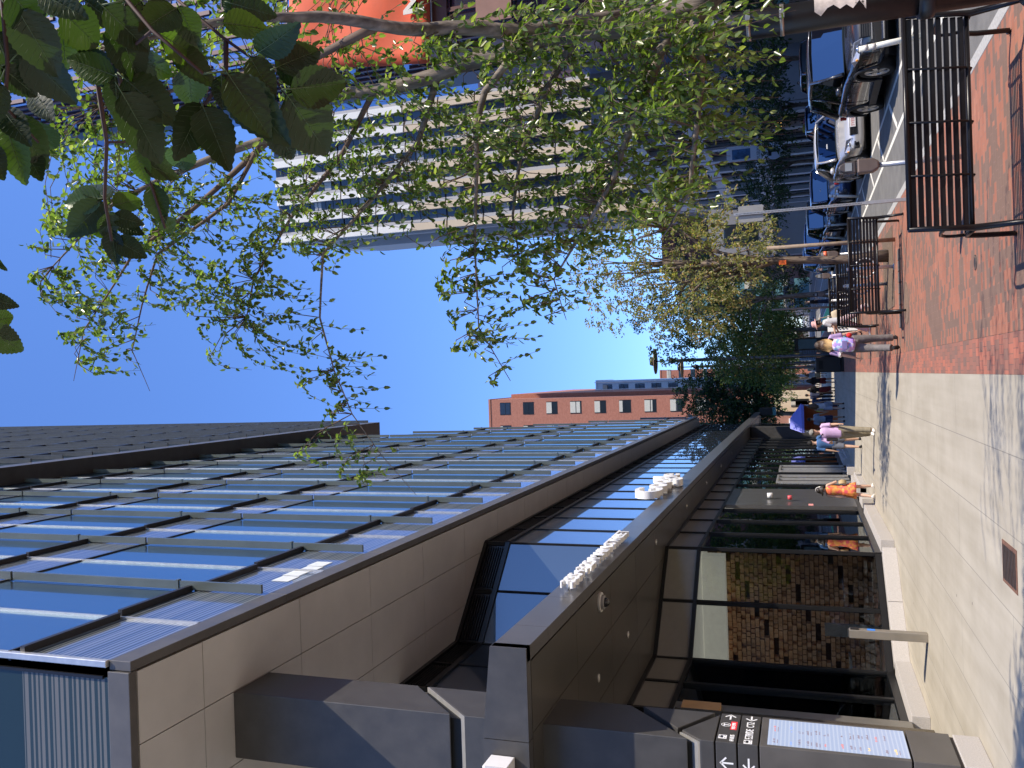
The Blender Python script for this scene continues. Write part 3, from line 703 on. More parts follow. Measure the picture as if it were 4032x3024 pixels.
meter(3.05, 36.5, 1.45, 'dark parking meter with a leaning silhouette beyond the third bench', head=(.02, .02, .03))
m_post = M('flex_post_white', (.80, .78, .68), .5, var=.06)
for (x, y, lx, lab) in ((5.45, 15.6, -.02, 'white plastic lane post in front of the dark grey SUV'), (5.95, 31.9, .03, 'white plastic lane post beside the silver sedan rear'), (6.05, 38.3, 0, 'white plastic lane post beside the third parked car'), (5.95, 41.8, .04, 'white plastic lane post behind the second bench'), (5.9, 52, 0, 'farthest white plastic lane post')):
    t = thing('lane_post', lab, 'bollard', (x, y, ZR), 0, 'white plastic posts along the bike lane')
    B().cyl((0, 0, .02), (lx * 4, 0, 1.0), .05, .048, n=16).obj('tube', m_post, t)
    B().cyl((lx * 3, 0, .74), (lx * 3.3, 0, .80), .0515, n=16).cyl((lx * 3.4, 0, .86), (lx * 3.7, 0, .92), .0515, n=16).obj('reflector', M('post_reflector', (.5, .46, .42), .4), t)
    B().cyl((0, 0, 0), (0, 0, .03), .11, n=16).obj('base', M('post_base', (.3, .3, .28), .7), t)
sp = thing('street_sign', 'back of a grey metal street sign on a tall perforated steel pole', 'sign', (3.1, 17.33, 0))
m_galv = M('galvanised_steel', (.42, .42, .42), .4, metal=.6, var=.12)
B().box(-.03, .03, -.03, .03, 0, .75).box(-.024, .024, -.024, .024, .75, 3.12).obj('pole', m_galv, sp)
hb = B()
for k in range(88): hb.box(-.008, .008, -.0255, -.0242, .8 + k * .026, .812 + k * .026)
hb.obj('pole_holes', m_frame, sp)
def rrect(w_, h_, r, n=5):
    pts = []
    for cx, cy, a0 in ((w_ - r, h_ - r, 0), (-w_ + r, h_ - r, 90), (-w_ + r, -h_ + r, 180), (w_ - r, -h_ + r, 270)):
        for k in range(n + 1): a = R(a0 + 90 * k / n); pts.append((cx + r * math.cos(a), cy + r * math.sin(a)))
    return pts
B().prism(rrect(.16, .235, .03), lambda p, t: (p[0] - .0, t, 2.80 + p[1]), .026, .032).obj('sign_plate', M('sign_back', (.38, .36, .32), .4, metal=.5, var=.05), sp)
# lamp posts on the promenade
m_pole = M('black_pole_paint', (.012, .013, .015), .35, var=.2)
def lamp(x, y, h, label, disc=True):
    t = thing('street_lamp', label, 'street lamp', (x, y, 0), 0, 'black lamp posts beyond the walkers')
    B().tube([(0, 0, 0), (0, 0, .9), (0, 0, .95), (0, 0, h)], [.16, .15, .10, .085], 14).obj('post', m_pole, t)
    B().cyl((0, 0, h - .02), (0, 0, h + .12), .13, n=12).cyl((0, 0, h + .1), (0, 0, h + .2), .17, n=12).cyl((0, 0, h + .2), (0, 0, h + .3), .12, n=12).obj('finial', m_pole, t)
    if disc:
        B().cyl((0, 0, h + .3), (0, 0, h + 1.0), .03, n=8).obj('stem', m_pole, t)
        B().ell([(0, 0, h + 1.0), (0, 0, h + 1.04), (0, 0, h + 1.10)], [((.68, 0, 0), (0, .68, 0)), ((.68, 0, 0), (0, .68, 0)), ((.3, 0, 0), (0, .3, 0))], 28).obj('shade', M('lamp_shade_brown', (.36, .27, .18), .5), t)
        B().cyl((0, 0, h + 1.1), (0, 0, h + 1.3), .26, .2, n=20).obj('housing', m_pole, t)
    return t
lamp(.78, 45.8, 8.3, 'nearer tall black lamp post with a round disc shade at the top')
lamp(.52, 56.5, 8.3, 'second tall black lamp post partly behind the first')
lamp(.3, 68, 6.5, 'thin black post farther along, beside the dark tree', False)
tb = thing('litter_bin', 'big black rectangular litter bin at the brick edge', 'bin', (.33, 45.0, 0))
B().box(-.42, .33, -.35, .4, .12, 1.3).obj('body', M('bin_black', (.01, .011, .012), .45, var=.2), tb, bevel=.04)
B().box(-.40, .31, -.33, .38, 0, .12).obj('base', m_frame, tb); B().box(-.25, .15, -.36, -.352, .95, 1.15).obj('opening', m_joint, tb)
ks = thing('info_kiosk', 'black kiosk with a blue-lit screen beside the girl with the backpack', 'kiosk', (1.55, 52, 0))
B().box(-.35, .35, -.12, .12, 0, 2.3).obj('case', m_frame, ks, bevel=.03); B().box(-.27, .27, -.13, -.122, 1.1, 2.1).obj('screen', M('kiosk_screen', (.02, .05, .08), .2, emit=.15), ks)
ks = thing('info_board', 'pale blue printed notice board on posts beside the black kiosk', 'board', (.95, 53, 0))
B().box(-.33, .33, -.03, .03, 1.1, 2.05).obj('panel', M('board_blue', (.45, .6, .8), .5), ks)
lnb = B()
for k in range(6): lnb.box(-.26, .26, -.034, -.031, 1.2 + k * .13, 1.24 + k * .13)
lnb.obj('print', M('board_print', (.25, .32, .45), .6), ks); B().cyl((-.3, 0, 0), (-.3, 0, 1.1), .03).cyl((.3, 0, 0), (.3, 0, 1.1), .03).obj('post', m_pole, ks)
sb = thing('sandwich_board', 'white sandwich board with dark handwriting behind the third bench', 'sign', (1.72, 33.5, 0))
B().obox((0, 0, .5), (.3, 0, 0), (0, .01, 0), (0, .12, .5)).obox((0, .3, .5), (.3, 0, 0), (0, .01, 0), (0, -.12, .5)).obj('panel', M('board_white', (.7, .7, .66), .6), sb)
sq = B(); rr = random.Random(9)
for r_ in range(4):
    for k in range(6): sq.obox((-.2 + k * .08, -.045 + (r_ - 1) * .028 - .0, .45 + (r_ - 1) * .12 + .05), (.026, 0, 0), (0, .003, 0), (0, .006, rr.uniform(.015, .035)))
sq.obj('scribble', m_frame, sb)
# ring bike racks
def rack(x, y, label):
    t = thing('bike_rack', label, 'bike rack', (x, y, 0), 0, 'pale steel post and ring bike racks')
    m = M('pale_steel', (.62, .62, .60), .35, metal=.4, var=.08)
    B().cyl((0, 0, 0), (0, 0, .92), .04, n=14).cyl((0, 0, .92), (0, 0, .96), .043, .03, n=14).obj('post', m, t)
    B().tube([(0 + .21 * math.cos(a), -.03, .58 + .21 * math.sin(a)) for a in [k * math.pi / 12 for k in range(25)]], .018, 8).obj('ring', m, t)
    B().cyl((0, 0, 0), (0, 0, .012), .07, n=16).obj('base', m, t)
rack(2.2, 20.2, 'pale steel ring rack just behind the second bench beside the thin tree'); rack(1.98, 21.8, 'pale steel ring rack behind the second bench, left of the other ring'); rack(2.3, 30.2, 'farther pale steel ring rack beyond the third bench')
# wooden tree stakes
for (x, y, h, lab) in ((2.72, 19.8, 2.6, 'brown wooden stake standing beside the thin tree trunk'), (2.45, 35.5, 3.0, 'dark wooden stake left of the second trunk')):
    B_ = B().cyl((0, 0, 0), (0.02, 0, h), .045, .04, n=10); o = B_.obj('tree_stake', M('stake_wood', (.27, .2, .14), .8, var=.25, scale=10), loc=(x, y, 0)); tag(o, lab, 'stake')
tp = tag(B().box(-.05, .05, -.01, .01, -.08, .08).obj('paper_notice', M('orange_paper', (.9, .17, .03), .6, var=.05), loc=(2.55, 21.0, 2.3)), 'bright orange paper notice tied to the thin tree', 'notice')

# near black utility pole with steel bands
up = thing('utility_pole', 'thick black pole with steel bands and torn paper in the near corner', 'pole', (2.72, 7.0, 0))
def band_mat():
    m, t, p = newmat('pole_grime'); tc = node(t, 'ShaderNodeTexCoord'); n = node(t, 'ShaderNodeTexNoise', i_Scale=5.0, i_Detail=8.0, i_Roughness=.7)
    t.links.new(tc.outputs['Object'], n.inputs['Vector'])
    r = ramp(t, n.outputs[0], [(.5, (.006, .005, .005)), (.66, (.014, .011, .010)), (.76, (.10, .075, .065))])
    t.links.new(r.outputs[0], p.inputs['Base Color']); p.inputs['Roughness'].default_value = .4
    b = node(t, 'ShaderNodeBump', i_Strength=.3, i_Distance=.02); t.links.new(n.outputs[0], b.inputs['Height']); t.links.new(b.outputs[0], p.inputs['Normal']); return m
B().tube([(0, 0, .3), (0, 0, 2.0), (0, 0, 3.0)], [.118, .112, .108], 24).obj('shaft', band_mat(), up)
B().tube([(0, 0, 0), (0, 0, .06), (0, 0, .12), (0, 0, .3), (0, 0, .34), (0, 0, .38)], [.27, .27, .2, .17, .18, .14], 24).obj('base', m_pole, up)
B().tube([(0, 0, .95), (0, 0, .98), (0, 0, 1.03), (0, 0, 1.06)], [.14, .15, .15, .14], 24).obj('collar', m_pole, up)
for zz in (2.0, 2.25, 2.52): 
    B().cyl((0, 0, zz), (0, 0, zz + .03),   .117, n=24).box(-.03, .03, -.135, -.112, zz - .004, zz + .034).obj('steel_band', M('band_steel', (.42, .38, .32), .35, metal=.8, var=.1), up)
pp = B(); rr = random.Random(2); rings = []
for k in range(9):
    zz = 1.42 + k * .045; sp0, sp1 = -1.3 + rr.uniform(0, .7) * (k < 3), .3 + rr.uniform(-.5, .2)
    rings.append([(.1175 * math.cos(-math.pi / 2 - a), .1175 * math.sin(-math.pi / 2 - a), zz) for a in [sp0 + (sp1 - sp0) * q / 10 for q in range(11)]])
pp.loft(rings, cap=False, closed=False).obj('torn_paper', M('torn_paper', (.55, .48, .43), .9, var=.3, scale=12), up)

# ================================================================== CARS
m_tyre = M('tyre_rubber', (.015, .015, .015), .8, var=.15); m_rim = M('alloy_rim', (.72, .70, .67), .28, metal=.6, var=.05)
m_cglass = panelglass('car_glass', (.22, .26, .30), 1.45, .01, inner=(.02, .03, .035))
m_lampg = M('headlight_lens', (.62, .62, .62), .12, metal=.5, var=.35, scale=25, coat=1)
m_amb = M('amber_lens', (.85, .35, .06), .2); m_chr = M('chrome', (.7, .7, .72), .12, metal=1, var=0); m_blk = M('black_plastic', (.02, .02, .022), .5, var=.1); m_redl = M('tail_red', (.45, .02, .02), .2)
def paint(name, col, metal=.5): return M(name, col, .25, metal=metal, var=.03, scale=2, coat=1.0)
def car(label, x, yf, body, H=1.45, L=4.6, W=1.8, suv=False, rear=False, plate=None, loc_z=ZR, group='cars parked along the street', hatch=None, emblem=False):
    """front bumper faces -Y at y=yf unless rear (then it is the tail that faces us)."""
    t = thing('parked_car', label, 'car', (x, yf + L / 2, loc_z), math.pi if rear else 0, group)
    h = W / 2; g = .22 if suv else .17; bl = H * (.60 if suv else .635); y0 = -L / 2
    hood = bl - .06; nose = bl - (.16 if suv else .24); r = .365 if suv else .325
    wf, wr = y0 + (.93 if suv else .9), L / 2 - (.98 if suv else 1.05)
    boxy = hatch if hatch is not None else suv
    st = [(0.0, g + .12, nose - .30, h * .72), (.05, g + .02, nose - .12, h * .82), (.16, g, nose - .04, h * .90), (.5, g, nose + .03, h * .97), (.95, g, hood - .02, h), (1.35, g, hood + .0, h), (1.8, g, bl, h),
          (L * .55, g, bl + .01, h), (L * .75, g, bl + .03, h), (L - .5, g, bl + (.05 if boxy else .04), h * .98), (L - .15, g + .02, bl + (.03 if boxy else 0.0), h * .93), (L - .02, g + .08, bl - .10, h * .86)]
    rings = []
    for (yy, zb, zt, hw) in st:
        zm = zb + (zt - zb) * .55; cr = .045 if yy < 1.9 else .02
        half = [(0, zb), (hw * .80, zb), (hw * .96, zb + .06), (hw * 1.0, zb + .22), (hw * 1.0, zm), (hw * .985, zt - .10), (hw * .93, zt - .02), (hw * .72, zt + cr * .5), (hw * .35, zt + cr)]
        ring = [(p[0], y0 + yy, p[1]) for p in half] + [(0, y0 + yy, zt + cr)] + [(-p[0], y0 + yy, p[1]) for p in half[:0:-1]]
        rings.append(ring)
    o = B().loft(rings).obj('body', body, t)
    cut = B()
    for yy in (wf, wr): cut.cyl((-W, yy, r - .01), (-h * .70, yy, r - .01), r + .055, n=32).cyl((h * .70, yy, r - .01), (W, yy, r - .01), r + .055, n=32)
    md = o.modifiers.new('s', 'SUBSURF'); md.levels = 1; md.render_levels = 1
    c = cut.obj('cutter', None, t); md = o.modifiers.new('b', 'BOOLEAN'); md.operation = 'DIFFERENCE'; md.object = c; md.solver = 'EXACT'
    bpy.context.view_layer.update(); bake(o); bpy.data.objects.remove(c)
    if len(o.data.materials) == 0: o.data.materials.append(body)
    o.data.polygons.foreach_set('use_smooth', [abs(p.normal.x) < .999 or True for p in o.data.polygons])
    o.data.update()
    try: o.data.set_sharp_from_angle(angle=R(38))
    except Exception: pass
    # wheel wells are dark
    ww = B()
    for yy in (wf, wr): ww.cyl((-h * .72, yy, r), (h * .72, yy, r), r + .05, n=24)
    ww.obj('wheel_arch', m_blk, t)
    cld = B()
    for s_ in (-1, 1):
        if suv:
            for yy in (wf, wr): cld.tube([(s_ * (h + .004), yy + (r + .075) * math.cos(a), r + (r + .075) * math.sin(a)) for a in [math.pi * (k / 12) for k in range(13)]], .032, 6)
        cld.box(min(s_ * h * .97, s_ * (h + .012)), max(s_ * h * .97, s_ * (h + .012)), wf + r + .08, wr - r - .08, g + .0, g + (.16 if suv else .07))
    cld.obj('sill_trim', m_blk if suv else body, t, bevel=.01)
    # greenhouse
    ws0, ws1 = y0 + (1.15 if suv else 1.22), y0 + (1.95 if suv else 2.05)
    rf1 = L / 2 - (.55 if boxy else 1.35); rb = L / 2 - (.18 if boxy else .55)
    hb, hr = h * .90, h * .68; zr = H - .02; zb = bl - .02
    gh = B()
    sec = [(ws0, zb, hb * .97, zb + .01, hb * .9), (ws1, zb, hb, zr - .02, hr * 1.0), ((ws1 + rf1) / 2, zb, hb, zr + .01, hr * 1.02), (rf1, zb, hb, zr - .04, hr * .98), (rb, zb, hb * .95, zb + .02, hb * .85)]
    gh.loft([[(-b_, yy, za), (b_, yy, za), (c_, yy, zc), (0, yy, zc + .02), (-c_, yy, zc)] for (yy, za, b_, zc, c_) in sec], smooth=False)
    gh.obj('window_glass', m_cglass, t)
    rfm = B(); n_ = 7; rr_ = []
    for k in range(n_):
        f = k / (n_ - 1); yy = ws1 - .03 + (rf1 - ws1 + .06) * f; zz = zr + .012 + .035 * math.sin(math.pi * f) - .02 * (f > .9) - .012 * (f < .1)
        rr_.append([(-hr * 1.05, yy, zz - .06), (-hr * .99, yy, zz), (-hr * .5, yy, zz + .03), (0, yy, zz + .04), (hr * .5, yy, zz + .03), (hr * .99, yy, zz), (hr * 1.05, yy, zz - .06)])
    rfm.loft(rr_, closed=False, cap=False); rfo = rfm.obj('roof', body, t); md = rfo.modifiers.new('s', 'SOLIDIFY'); md.thickness = .03
    pil_ = B()
    for s_ in (-1, 1):
        pil_.tube([(s_ * hb * .93, ws0 + .02, zb + .02), (s_ * (hb + hr) * .5, (ws0 + ws1) / 2, (zb + zr) / 2 + .01), (s_ * hr * 1.02, ws1, zr)], [.045, .036, .034], 8)
        pil_.tube([(s_ * hr * 1.04, ws1, zr - .02), (s_ * hr * 1.06, (ws1 + rf1) / 2, zr + .005), (s_ * hr * 1.02, rf1, zr - .04)], .028, 8)
        pil_.tube([(s_ * hb * .95, rb, zb + .02), (s_ * hr, rf1, zr - .04)], [.09, .06], 8)
        ym = (ws1 + rf1) / 2 + .1; pil_.tube([(s_ * (hb + .012), ym, zb), (s_ * (hr * 1.02 + .012), ym, zr - .03)], .028, 6)
    pil_.obj('pillar', body, t)
    # details at the nose
    f0 = y0
    hl = []
    for s_ in (-1, 1):
        zl = nose - .09
        p = [(s_ * h * .50, f0 + .035, zl - .07), (s_ * h * .92, f0 + .20, zl + .0), (s_ * h * .975, f0 + .46, zl + .075), (s_ * h * .90, f0 + .34, zl + .135), (s_ * h * .56, f0 + .085, zl + .09)]
        b = B().loft([[(q[0] + s_ * .00, q[1] - .03, q[2]) for q in p], [(q[0] * .93, q[1] + .12, q[2]) for q in p]], smooth=False); o_ = b.obj('headlight', m_lampg, t, bevel=.008)
        B().ball((s_ * h * .70, f0 + .075, zl + .01), (.055, .03, .04)).obj('bulb', m_chr, o_)
        B().ball((s_ * h * .90, f0 + .21, zl + .03), (.03, .04, .03)).obj('indicator', m_amb, o_)
        B().cyl((s_ * h * .72, f0 + .09, g + .22), (s_ * h * .72, f0 + .0, g + .22), .055, n=14).obj('fog_lamp', m_chr, t)
        B().box(min(s_ * h * .60, s_ * h * .84), max(s_ * h * .60, s_ * h * .84), f0 + .02, f0 + .12, g + .15, g + .30).obj('fog_surround', m_blk, t, bevel=.02)
        mo = B().ball((s_ * (h + .12), ws0 + .32, zb + .10), (.11, .07, .075)).obj('mirror', body, t)
        B().tube([(s_ * h * .92, ws0 + .3, zb + .03), (s_ * (h + .08), ws0 + .31, zb + .06)], .02, 6).obj('mirror_arm', m_blk, mo)
        B().box(min(s_ * (h - .02), s_ * (h + .03)), max(s_ * (h - .02), s_ * (h + .03)), .15, .33, bl - .17, bl - .14).box(min(s_ * (h - .02), s_ * (h + .03)), max(s_ * (h - .02), s_ * (h + .03)), 1.05, 1.22, bl - .17, bl - .14).obj('door_handle', m_chr if suv else body, t, bevel=.008)
        for yy in (.0, wr - r - .15, ws0 + .25): B().box(min(s_ * h * .985, s_ * (h + .0025)), max(s_ * h * .985, s_ * (h + .0025)), yy + .55 if yy == 0 else yy, (yy + .558) if yy == 0 else yy + .008, g + .2, bl - .05).obj('door_seam', m_joint, t)
        B().box(min(s_ * h * .62, s_ * h * .93), max(s_ * h * .62, s_ * h * .93), L / 2 - .10, L / 2 + .0, bl - .22, bl - .07).obj('tail_lamp', m_redl, t, bevel=.02)
    gr = B(); gw = h * (.50 if suv else .42)
    gr.box(-gw, gw, f0 - .0, f0 + .12, nose - .32, nose - .10); gro = gr.obj('grille', m_blk, t, bevel=.02)
    sl = B()
    for k in range(5): sl.box(-gw * .96, gw * .96, f0 - .012, f0 + .02, nose - .30 + k * .042, nose - .288 + k * .042)
    sl.obj('grille_bar', m_chr if not suv else M('grille_dark', (.07, .07, .07), .4), gro)
    if emblem: B().tube([(.085 * math.cos(a), f0 - .02, nose - .20 + .06 * math.sin(a)) for a in [k * math.pi / 10 for k in range(21)]], .009, 6).tube([(-.03, f0 - .02, nose - .17), (-.03, f0 - .02, nose - .22), (.05, f0 - .02, nose - .225)], .008, 6).obj('emblem', m_chr, gro)
    B().box(-h * .55, h * .55, f0 + .02, f0 + .14, g + .10, g + .24).obj('bumper_intake', m_blk, t, bevel=.02)
    if suv: B().box(-h * .58, h * .58, f0 - .015, f0 + .05, g + .065, g + .09).box(-h * .56, h * .56, f0 - .01, f0 + .05, nose - .35, nose - .325).obj('chrome_strip', m_chr, t)
    if plate:
        po = B().box(-.155, .155, f0 - .03, f0 - .01, g + .25, g + .40).obj('licence_plate', M('plate_white', (.75, .72, .70), .5, var=.03), t)
        text(plate, .115, .003, M('plate_red', (.55, .12, .10), .5, var=0), 'plate_text', po, face_south(-.13, f0 - .033, g + .285), xs=.95)
    for yy in (wf, wr):
        for s_ in (-1, 1):
            w_ = B(); X = s_ * (h - .02); Xi = s_ * (h - .24)
            prof = [(Xi, r * .72), (Xi, r * .96), (Xi + s_ * .03, r), (X - s_ * .03, r), (X, r * .95), (X, r * .70), (X - s_ * .02, r * .66)]
            w_.loft([[(px, yy + pr_ * math.cos(a), r + pr_ * math.sin(a)) for a in [k * 2 * math.pi / 28 for k in range(28)]] for px, pr_ in prof], cap=False)
            wo = w_.obj('wheel', m_tyre, t)
            rm = B().tube([(X - s_ * .03, yy, r), (X - s_ * .032, yy, r)], r * .1, 12)
            rm.loft([[(px, yy + pr_ * math.cos(a), r + pr_ * math.sin(a)) for a in [k * 2 * math.pi / 28 for k in range(28)]] for px, pr_ in ((X - s_ * .05, r * .60), (X - s_ * .012, r * .64), (X - s_ * .012, r * .685), (X - s_ * .06, r * .69))], cap=False)
            for k in range(5):
                a = k * 2 * math.pi / 5 + .3; ca, sa = math.cos(a), math.sin(a)
                for da in (-.14, .14):
                    c2, s2_ = math.cos(a + da), math.sin(a + da)
                    rm.obox((X - s_ * .03, yy + c2 * r * .37, r + s2_ * r * .37), (.012, 0, 0), (0, c2 * r * .30, s2_ * r * .30), (0, -s2_ * .018, c2 * .018))
            rm.obj('rim', m_rim, wo)
            B().cyl((X - s_ * .10, yy, r), (X - s_ * .09, yy, r), r * .6, n=20).obj('brake_disc', m_blk, wo)
    B().box(-h * .8, h * .8, y0 + .3, L / 2 - .3, g - .03, g + .05).obj('underbody', m_blk, t)
    B().box(-.32, -.18, ws0 + .35, ws0 + .36, zb + .22, zb + .26).obj('windscreen_sticker', m_white, t)
    return t
car('dark grey SUV parked nearest, behind the foreground bench', 7.22, 18.95, paint('paint_graphite', (.035, .034, .036)), H=1.70, L=4.6, W=1.87, suv=True)
car('silver sedan with a white plate parked behind the dark grey SUV', 7.05, 26.3, paint('paint_silver', (.62, .60, .57), .45), H=1.45, L=4.58, W=1.80, plate='5YES', emblem=True)
car('dark navy hatchback parked behind the silver sedan', 7.12, 33.3, paint('paint_navy', (.02, .04, .10)), H=1.52, L=4.3, W=1.78, hatch=True)
car('dark green-grey car, third behind the nearest SUV', 7.1, 39.6, paint('paint_slate', (.05, .065, .06)), H=1.62, L=4.5, W=1.80, suv=True)
car('blue SUV parked fourth behind the nearest one', 7.1, 46.0, paint('paint_blue', (.03, .09, .24)), H=1.7, L=4.6, W=1.84, suv=True)
car('light blue van-like car parked far along the row', 7.1, 53.5, paint('paint_paleblue', (.22, .36, .55), .2), H=1.75, L=4.7, W=1.85, suv=True)
car('black SUV driving away in the far lane, seen above the silver sedan', 12.9, 37, paint('paint_black', (.015, .017, .022)), H=1.75, L=4.7, W=1.86, suv=True, rear=True, group='cars in the far lane')
car('bronze-brown car in the far lane, seen over the nearest SUV', 12.6, 28.5, paint('paint_bronze', (.10, .06, .045)), H=1.5, L=4.6, W=1.8, rear=True, group='cars in the far lane')
car('small dark sedan in the far lane, half hidden by the blue car', 12.8, 45, paint('paint_dkblue', (.03, .06, .12)), H=1.5, L=4.5, W=1.8, rear=True, group='cars in the far lane')

# ================================================================== OTHER BUILDINGS
def frame_obj(root, o3):
    def f(b, name, mat, parent=None, **k):
        b.v = [(v[0] - o3[0], v[1] - o3[1], v[2] - o3[2]) for v in b.v]; return b.obj(name, mat, parent or root, **k)
    return f
# near right block with dark red fins and an orange banner (faces the street, x = 22)
RX = 22.0
rb = thing('finned_glass_building', 'tall blue glass building with dark red vertical fins and a hanging orange banner', 'building', (RX, 50, 0)); ro = frame_obj(rb, (RX, 50, 0))
m_rglass = panelglass('right_glass', (.5, .7, 1.0), 4.0, .02, inner=(.02, .035, .07))
m_terra = M('terracotta_fin', (.13, .055, .055), .5, var=.15); m_terrap = M('terracotta_panel', (.30, .17, .15), .6, var=.15, scale=1)
ro(B().box(RX, 60, 50, 61, 4.5, 74), 'glass_wall', m_rglass)
ro(B().box(RX + .05, 60, 50.05, 60.95, 0, 4.5), 'base', M('dark_base', (.03, .03, .032), .5))
ro(B().box(RX, 60, 20, 40, 0, 37), 'unseen_shade_wing', m_terrap); ro(B().box(RX - .03, RX - .005, 21, 39, 4, 5.5).box(RX - .03, RX - .005, 21, 39, 8, 10).box(RX - .03, RX - .005, 21, 39, 13, 15), 'unseen_wing_window', m_rglass)  # unseen wing added to shade the street, low enough to keep the banner sunlit
fb = B(); rr = random.Random(4)
for k in range(7):
    for zz in range(16): z0 = 6 + zz * 4.25 + (k % 4) * .55; fb.box(RX - .14, RX - .01, 50.2 + k * .86, 50.44 + k * .86, z0, z0 + 3.6)
for k in range(38):
    for zz in range(16): z0 = 6 + zz * 4.25 + (k % 4) * .55; fb.box(RX + .2 + k * .95, RX + .48 + k * .95, 49.86, 49.99, z0, z0 + 3.6)
ro(fb, 'fin', m_terra)
lb = B()
for zz in range(17): lb.box(RX - .06, RX, 50, 61, 5 + zz * 4.25, 5.12 + zz * 4.25).box(RX, 60, 49.94, 50, 5 + zz * 4.25, 5.12 + zz * 4.25)
ro(lb, 'floor_line', m_frame)
tpn = B()
for k in range(12):
    for zz in range(5): 
        if rr.random() < .75: tpn.box(RX + .1 + k * 3, RX + 2.9 + k * 3, 49.8, 49.985, 5.3 + zz * 4.25, 7.6 + zz * 4.25)
for zz in range(5): tpn.box(RX - .2, RX - .012, 50.1, 56.2, 5.3 + zz * 4.25, 7.8 + zz * 4.25)
ro(tpn, 'wall_panel', m_terrap)
ro(B().box(RX - .25, RX - .02, 56.4, 58.8, 5, 74), 'recess_shade_strip', m_ledge)  # black slab in place of the shade in a recessed corner
bn = thing('orange_banner', 'huge orange-red banner with a white letter M hanging before the finned building', 'banner', (19.9, 49.3, 23.2))
b = B(); rows = []
for i in range(15): rows.append([(j * .8 + i * .077, -.08 * math.sin(i * .9 + j * .7), i * .72) for j in range(14)])
b.loft(rows, cap=False, closed=False); bo = b.obj('banner_cloth', M('banner_orange', (.80, .13, .05), .7, var=.12, scale=.6), bn); md = bo.modifiers.new('s', 'SOLIDIFY'); md.thickness = .04
text('M', 2.0, .06, m_white, 'banner_letter', bn, face_south(3.1, -.16, .35), xs=1.15, bold=.03)
B().cyl((0, .1, 10.3), (11, .1, 10.3), .06).cyl((0, .1, -.05), (10.5, .1, -.05), .06).obj('banner_pole', m_galv, bn)

# oblique grey stone building with belt course
gb_ = thing('grey_stone_building', 'grey stone building with big dark paned windows and a heavy belt course across the street', 'building', (19, 66, 0), -math.atan(.05))
m_stone = M('grey_stone', (.42, .40, .41), .8, var=.1, scale=.8, bump=.1, bscale=10); m_win = panelglass('dark_window', (.5, .6, .7), 1.5, .02, inner=(.01, .012, .012))
LG = 49; b = B(); wn = []
b.box(0, 14, 0, LG, 0, .3)
nb = 9; bwid = LG / nb
for k in range(nb):
    y = k * bwid; b.box(0, .7, y, y + .9, .3, 17)
    for (z0, z1) in ((4.2, 5.6), (9.2, 10.3), (14.2, 17.2)): b.box(.1, .6, y + .9, y + bwid, z0, z1)
b.box(.75, 14, 0, LG, .3, 17); b.box(0, .7, LG - .5, LG, .3, 17)
b.obj('wall', m_stone, gb_)
B().box(-.25, .75, -.1, LG + .1, 4.35, 4.6).box(-.35, .75, -.15, LG + .15, 5.2, 5.5).box(-.15, .75, -.05, LG + .05, 4.6, 5.2).obj('belt_course', m_stone, gb_, bevel=.03)
B().box(-.4, .8, -.2, LG + .2, 17, 17.6).obj('cornice', m_stone, gb_)
for k in range(nb):
    for (z0, z1) in ((.3, 4.2), (5.6, 9.2), (10.3, 14.2)):
        y = k * bwid + .9; y1 = (k + 1) * bwid
        o = B().box(.45, .6, y, y1, z0, z1).obj('window', m_win, gb_)
        mb = B()
        for q in range(1, 4): mb.box(.38, .45, y + (y1 - y) * q / 4 - .05, y + (y1 - y) * q / 4 + .05, z0, z1)
        for q in range(1, 5): mb.box(.40, .45, y, y1, z0 + (z1 - z0) * q / 5 - .03, z0 + (z1 - z0) * q / 5 + .03)
        mb.obj('glazing_bar', m_frame, o)
lw = tag(B().box(-.02, 0, -.6, .6, -.12, .12).box(-.02, 0, -.6, .6, .2, .3).obj('window_lamp', M('warm_lamp', (1, .55, .15), .5, var=0, emit=1.2), loc=(19.2, 70, 3.0)), 'warm orange light strips glowing in the ground floor of the grey stone building', 'light')

# hotel tower with folded window bays
tw = thing('hotel_tower', 'tall cream and grey hotel tower with columns of folded window bays', 'building', (24.2, 124, 0), -math.atan(.12))
m_cream = M('cream_precast', (.46, .365, .25), .75, var=.06, scale=.3); m_creamw = M('white_precast', (.58, .55, .50), .75, var=.05, scale=.3); m_pgrey = M('grey_precast_and_shade', (.27, .265, .27), .75, var=.08, scale=.3)
HZ = 84; NC = 17; PW = 3.05; FH = 6.05
tb_ = B().box(0, NC * PW, .9, 26, 0, HZ); tb_.obj('core_wall', M('tower_dark', (.05, .055, .07), .5), tw)
pc = B(); pcw = B(); pg = B(); tj = B(); fl = 0; z0 = HZ
while z0 > 14:
    z1 = z0; z0 -= FH; off = (fl % 2) * .0
    for k in range(NC):
        x = k * PW
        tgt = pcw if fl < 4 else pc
        # lit facet, return in grey that stands in for its shade, window strip
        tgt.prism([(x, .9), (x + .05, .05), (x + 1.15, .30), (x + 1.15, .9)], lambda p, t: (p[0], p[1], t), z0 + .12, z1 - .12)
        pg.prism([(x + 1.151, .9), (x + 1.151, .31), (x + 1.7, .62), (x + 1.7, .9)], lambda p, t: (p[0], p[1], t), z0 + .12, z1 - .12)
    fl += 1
pcw.obj('upper_bay_panel', m_creamw, tw); pc.obj('bay_panel', m_cream, tw); pg.obj('bay_return_shade', m_pgrey, tw)
nw = 0; wb_ = B(); wm = B(); cur = B(); rr = random.Random(6)
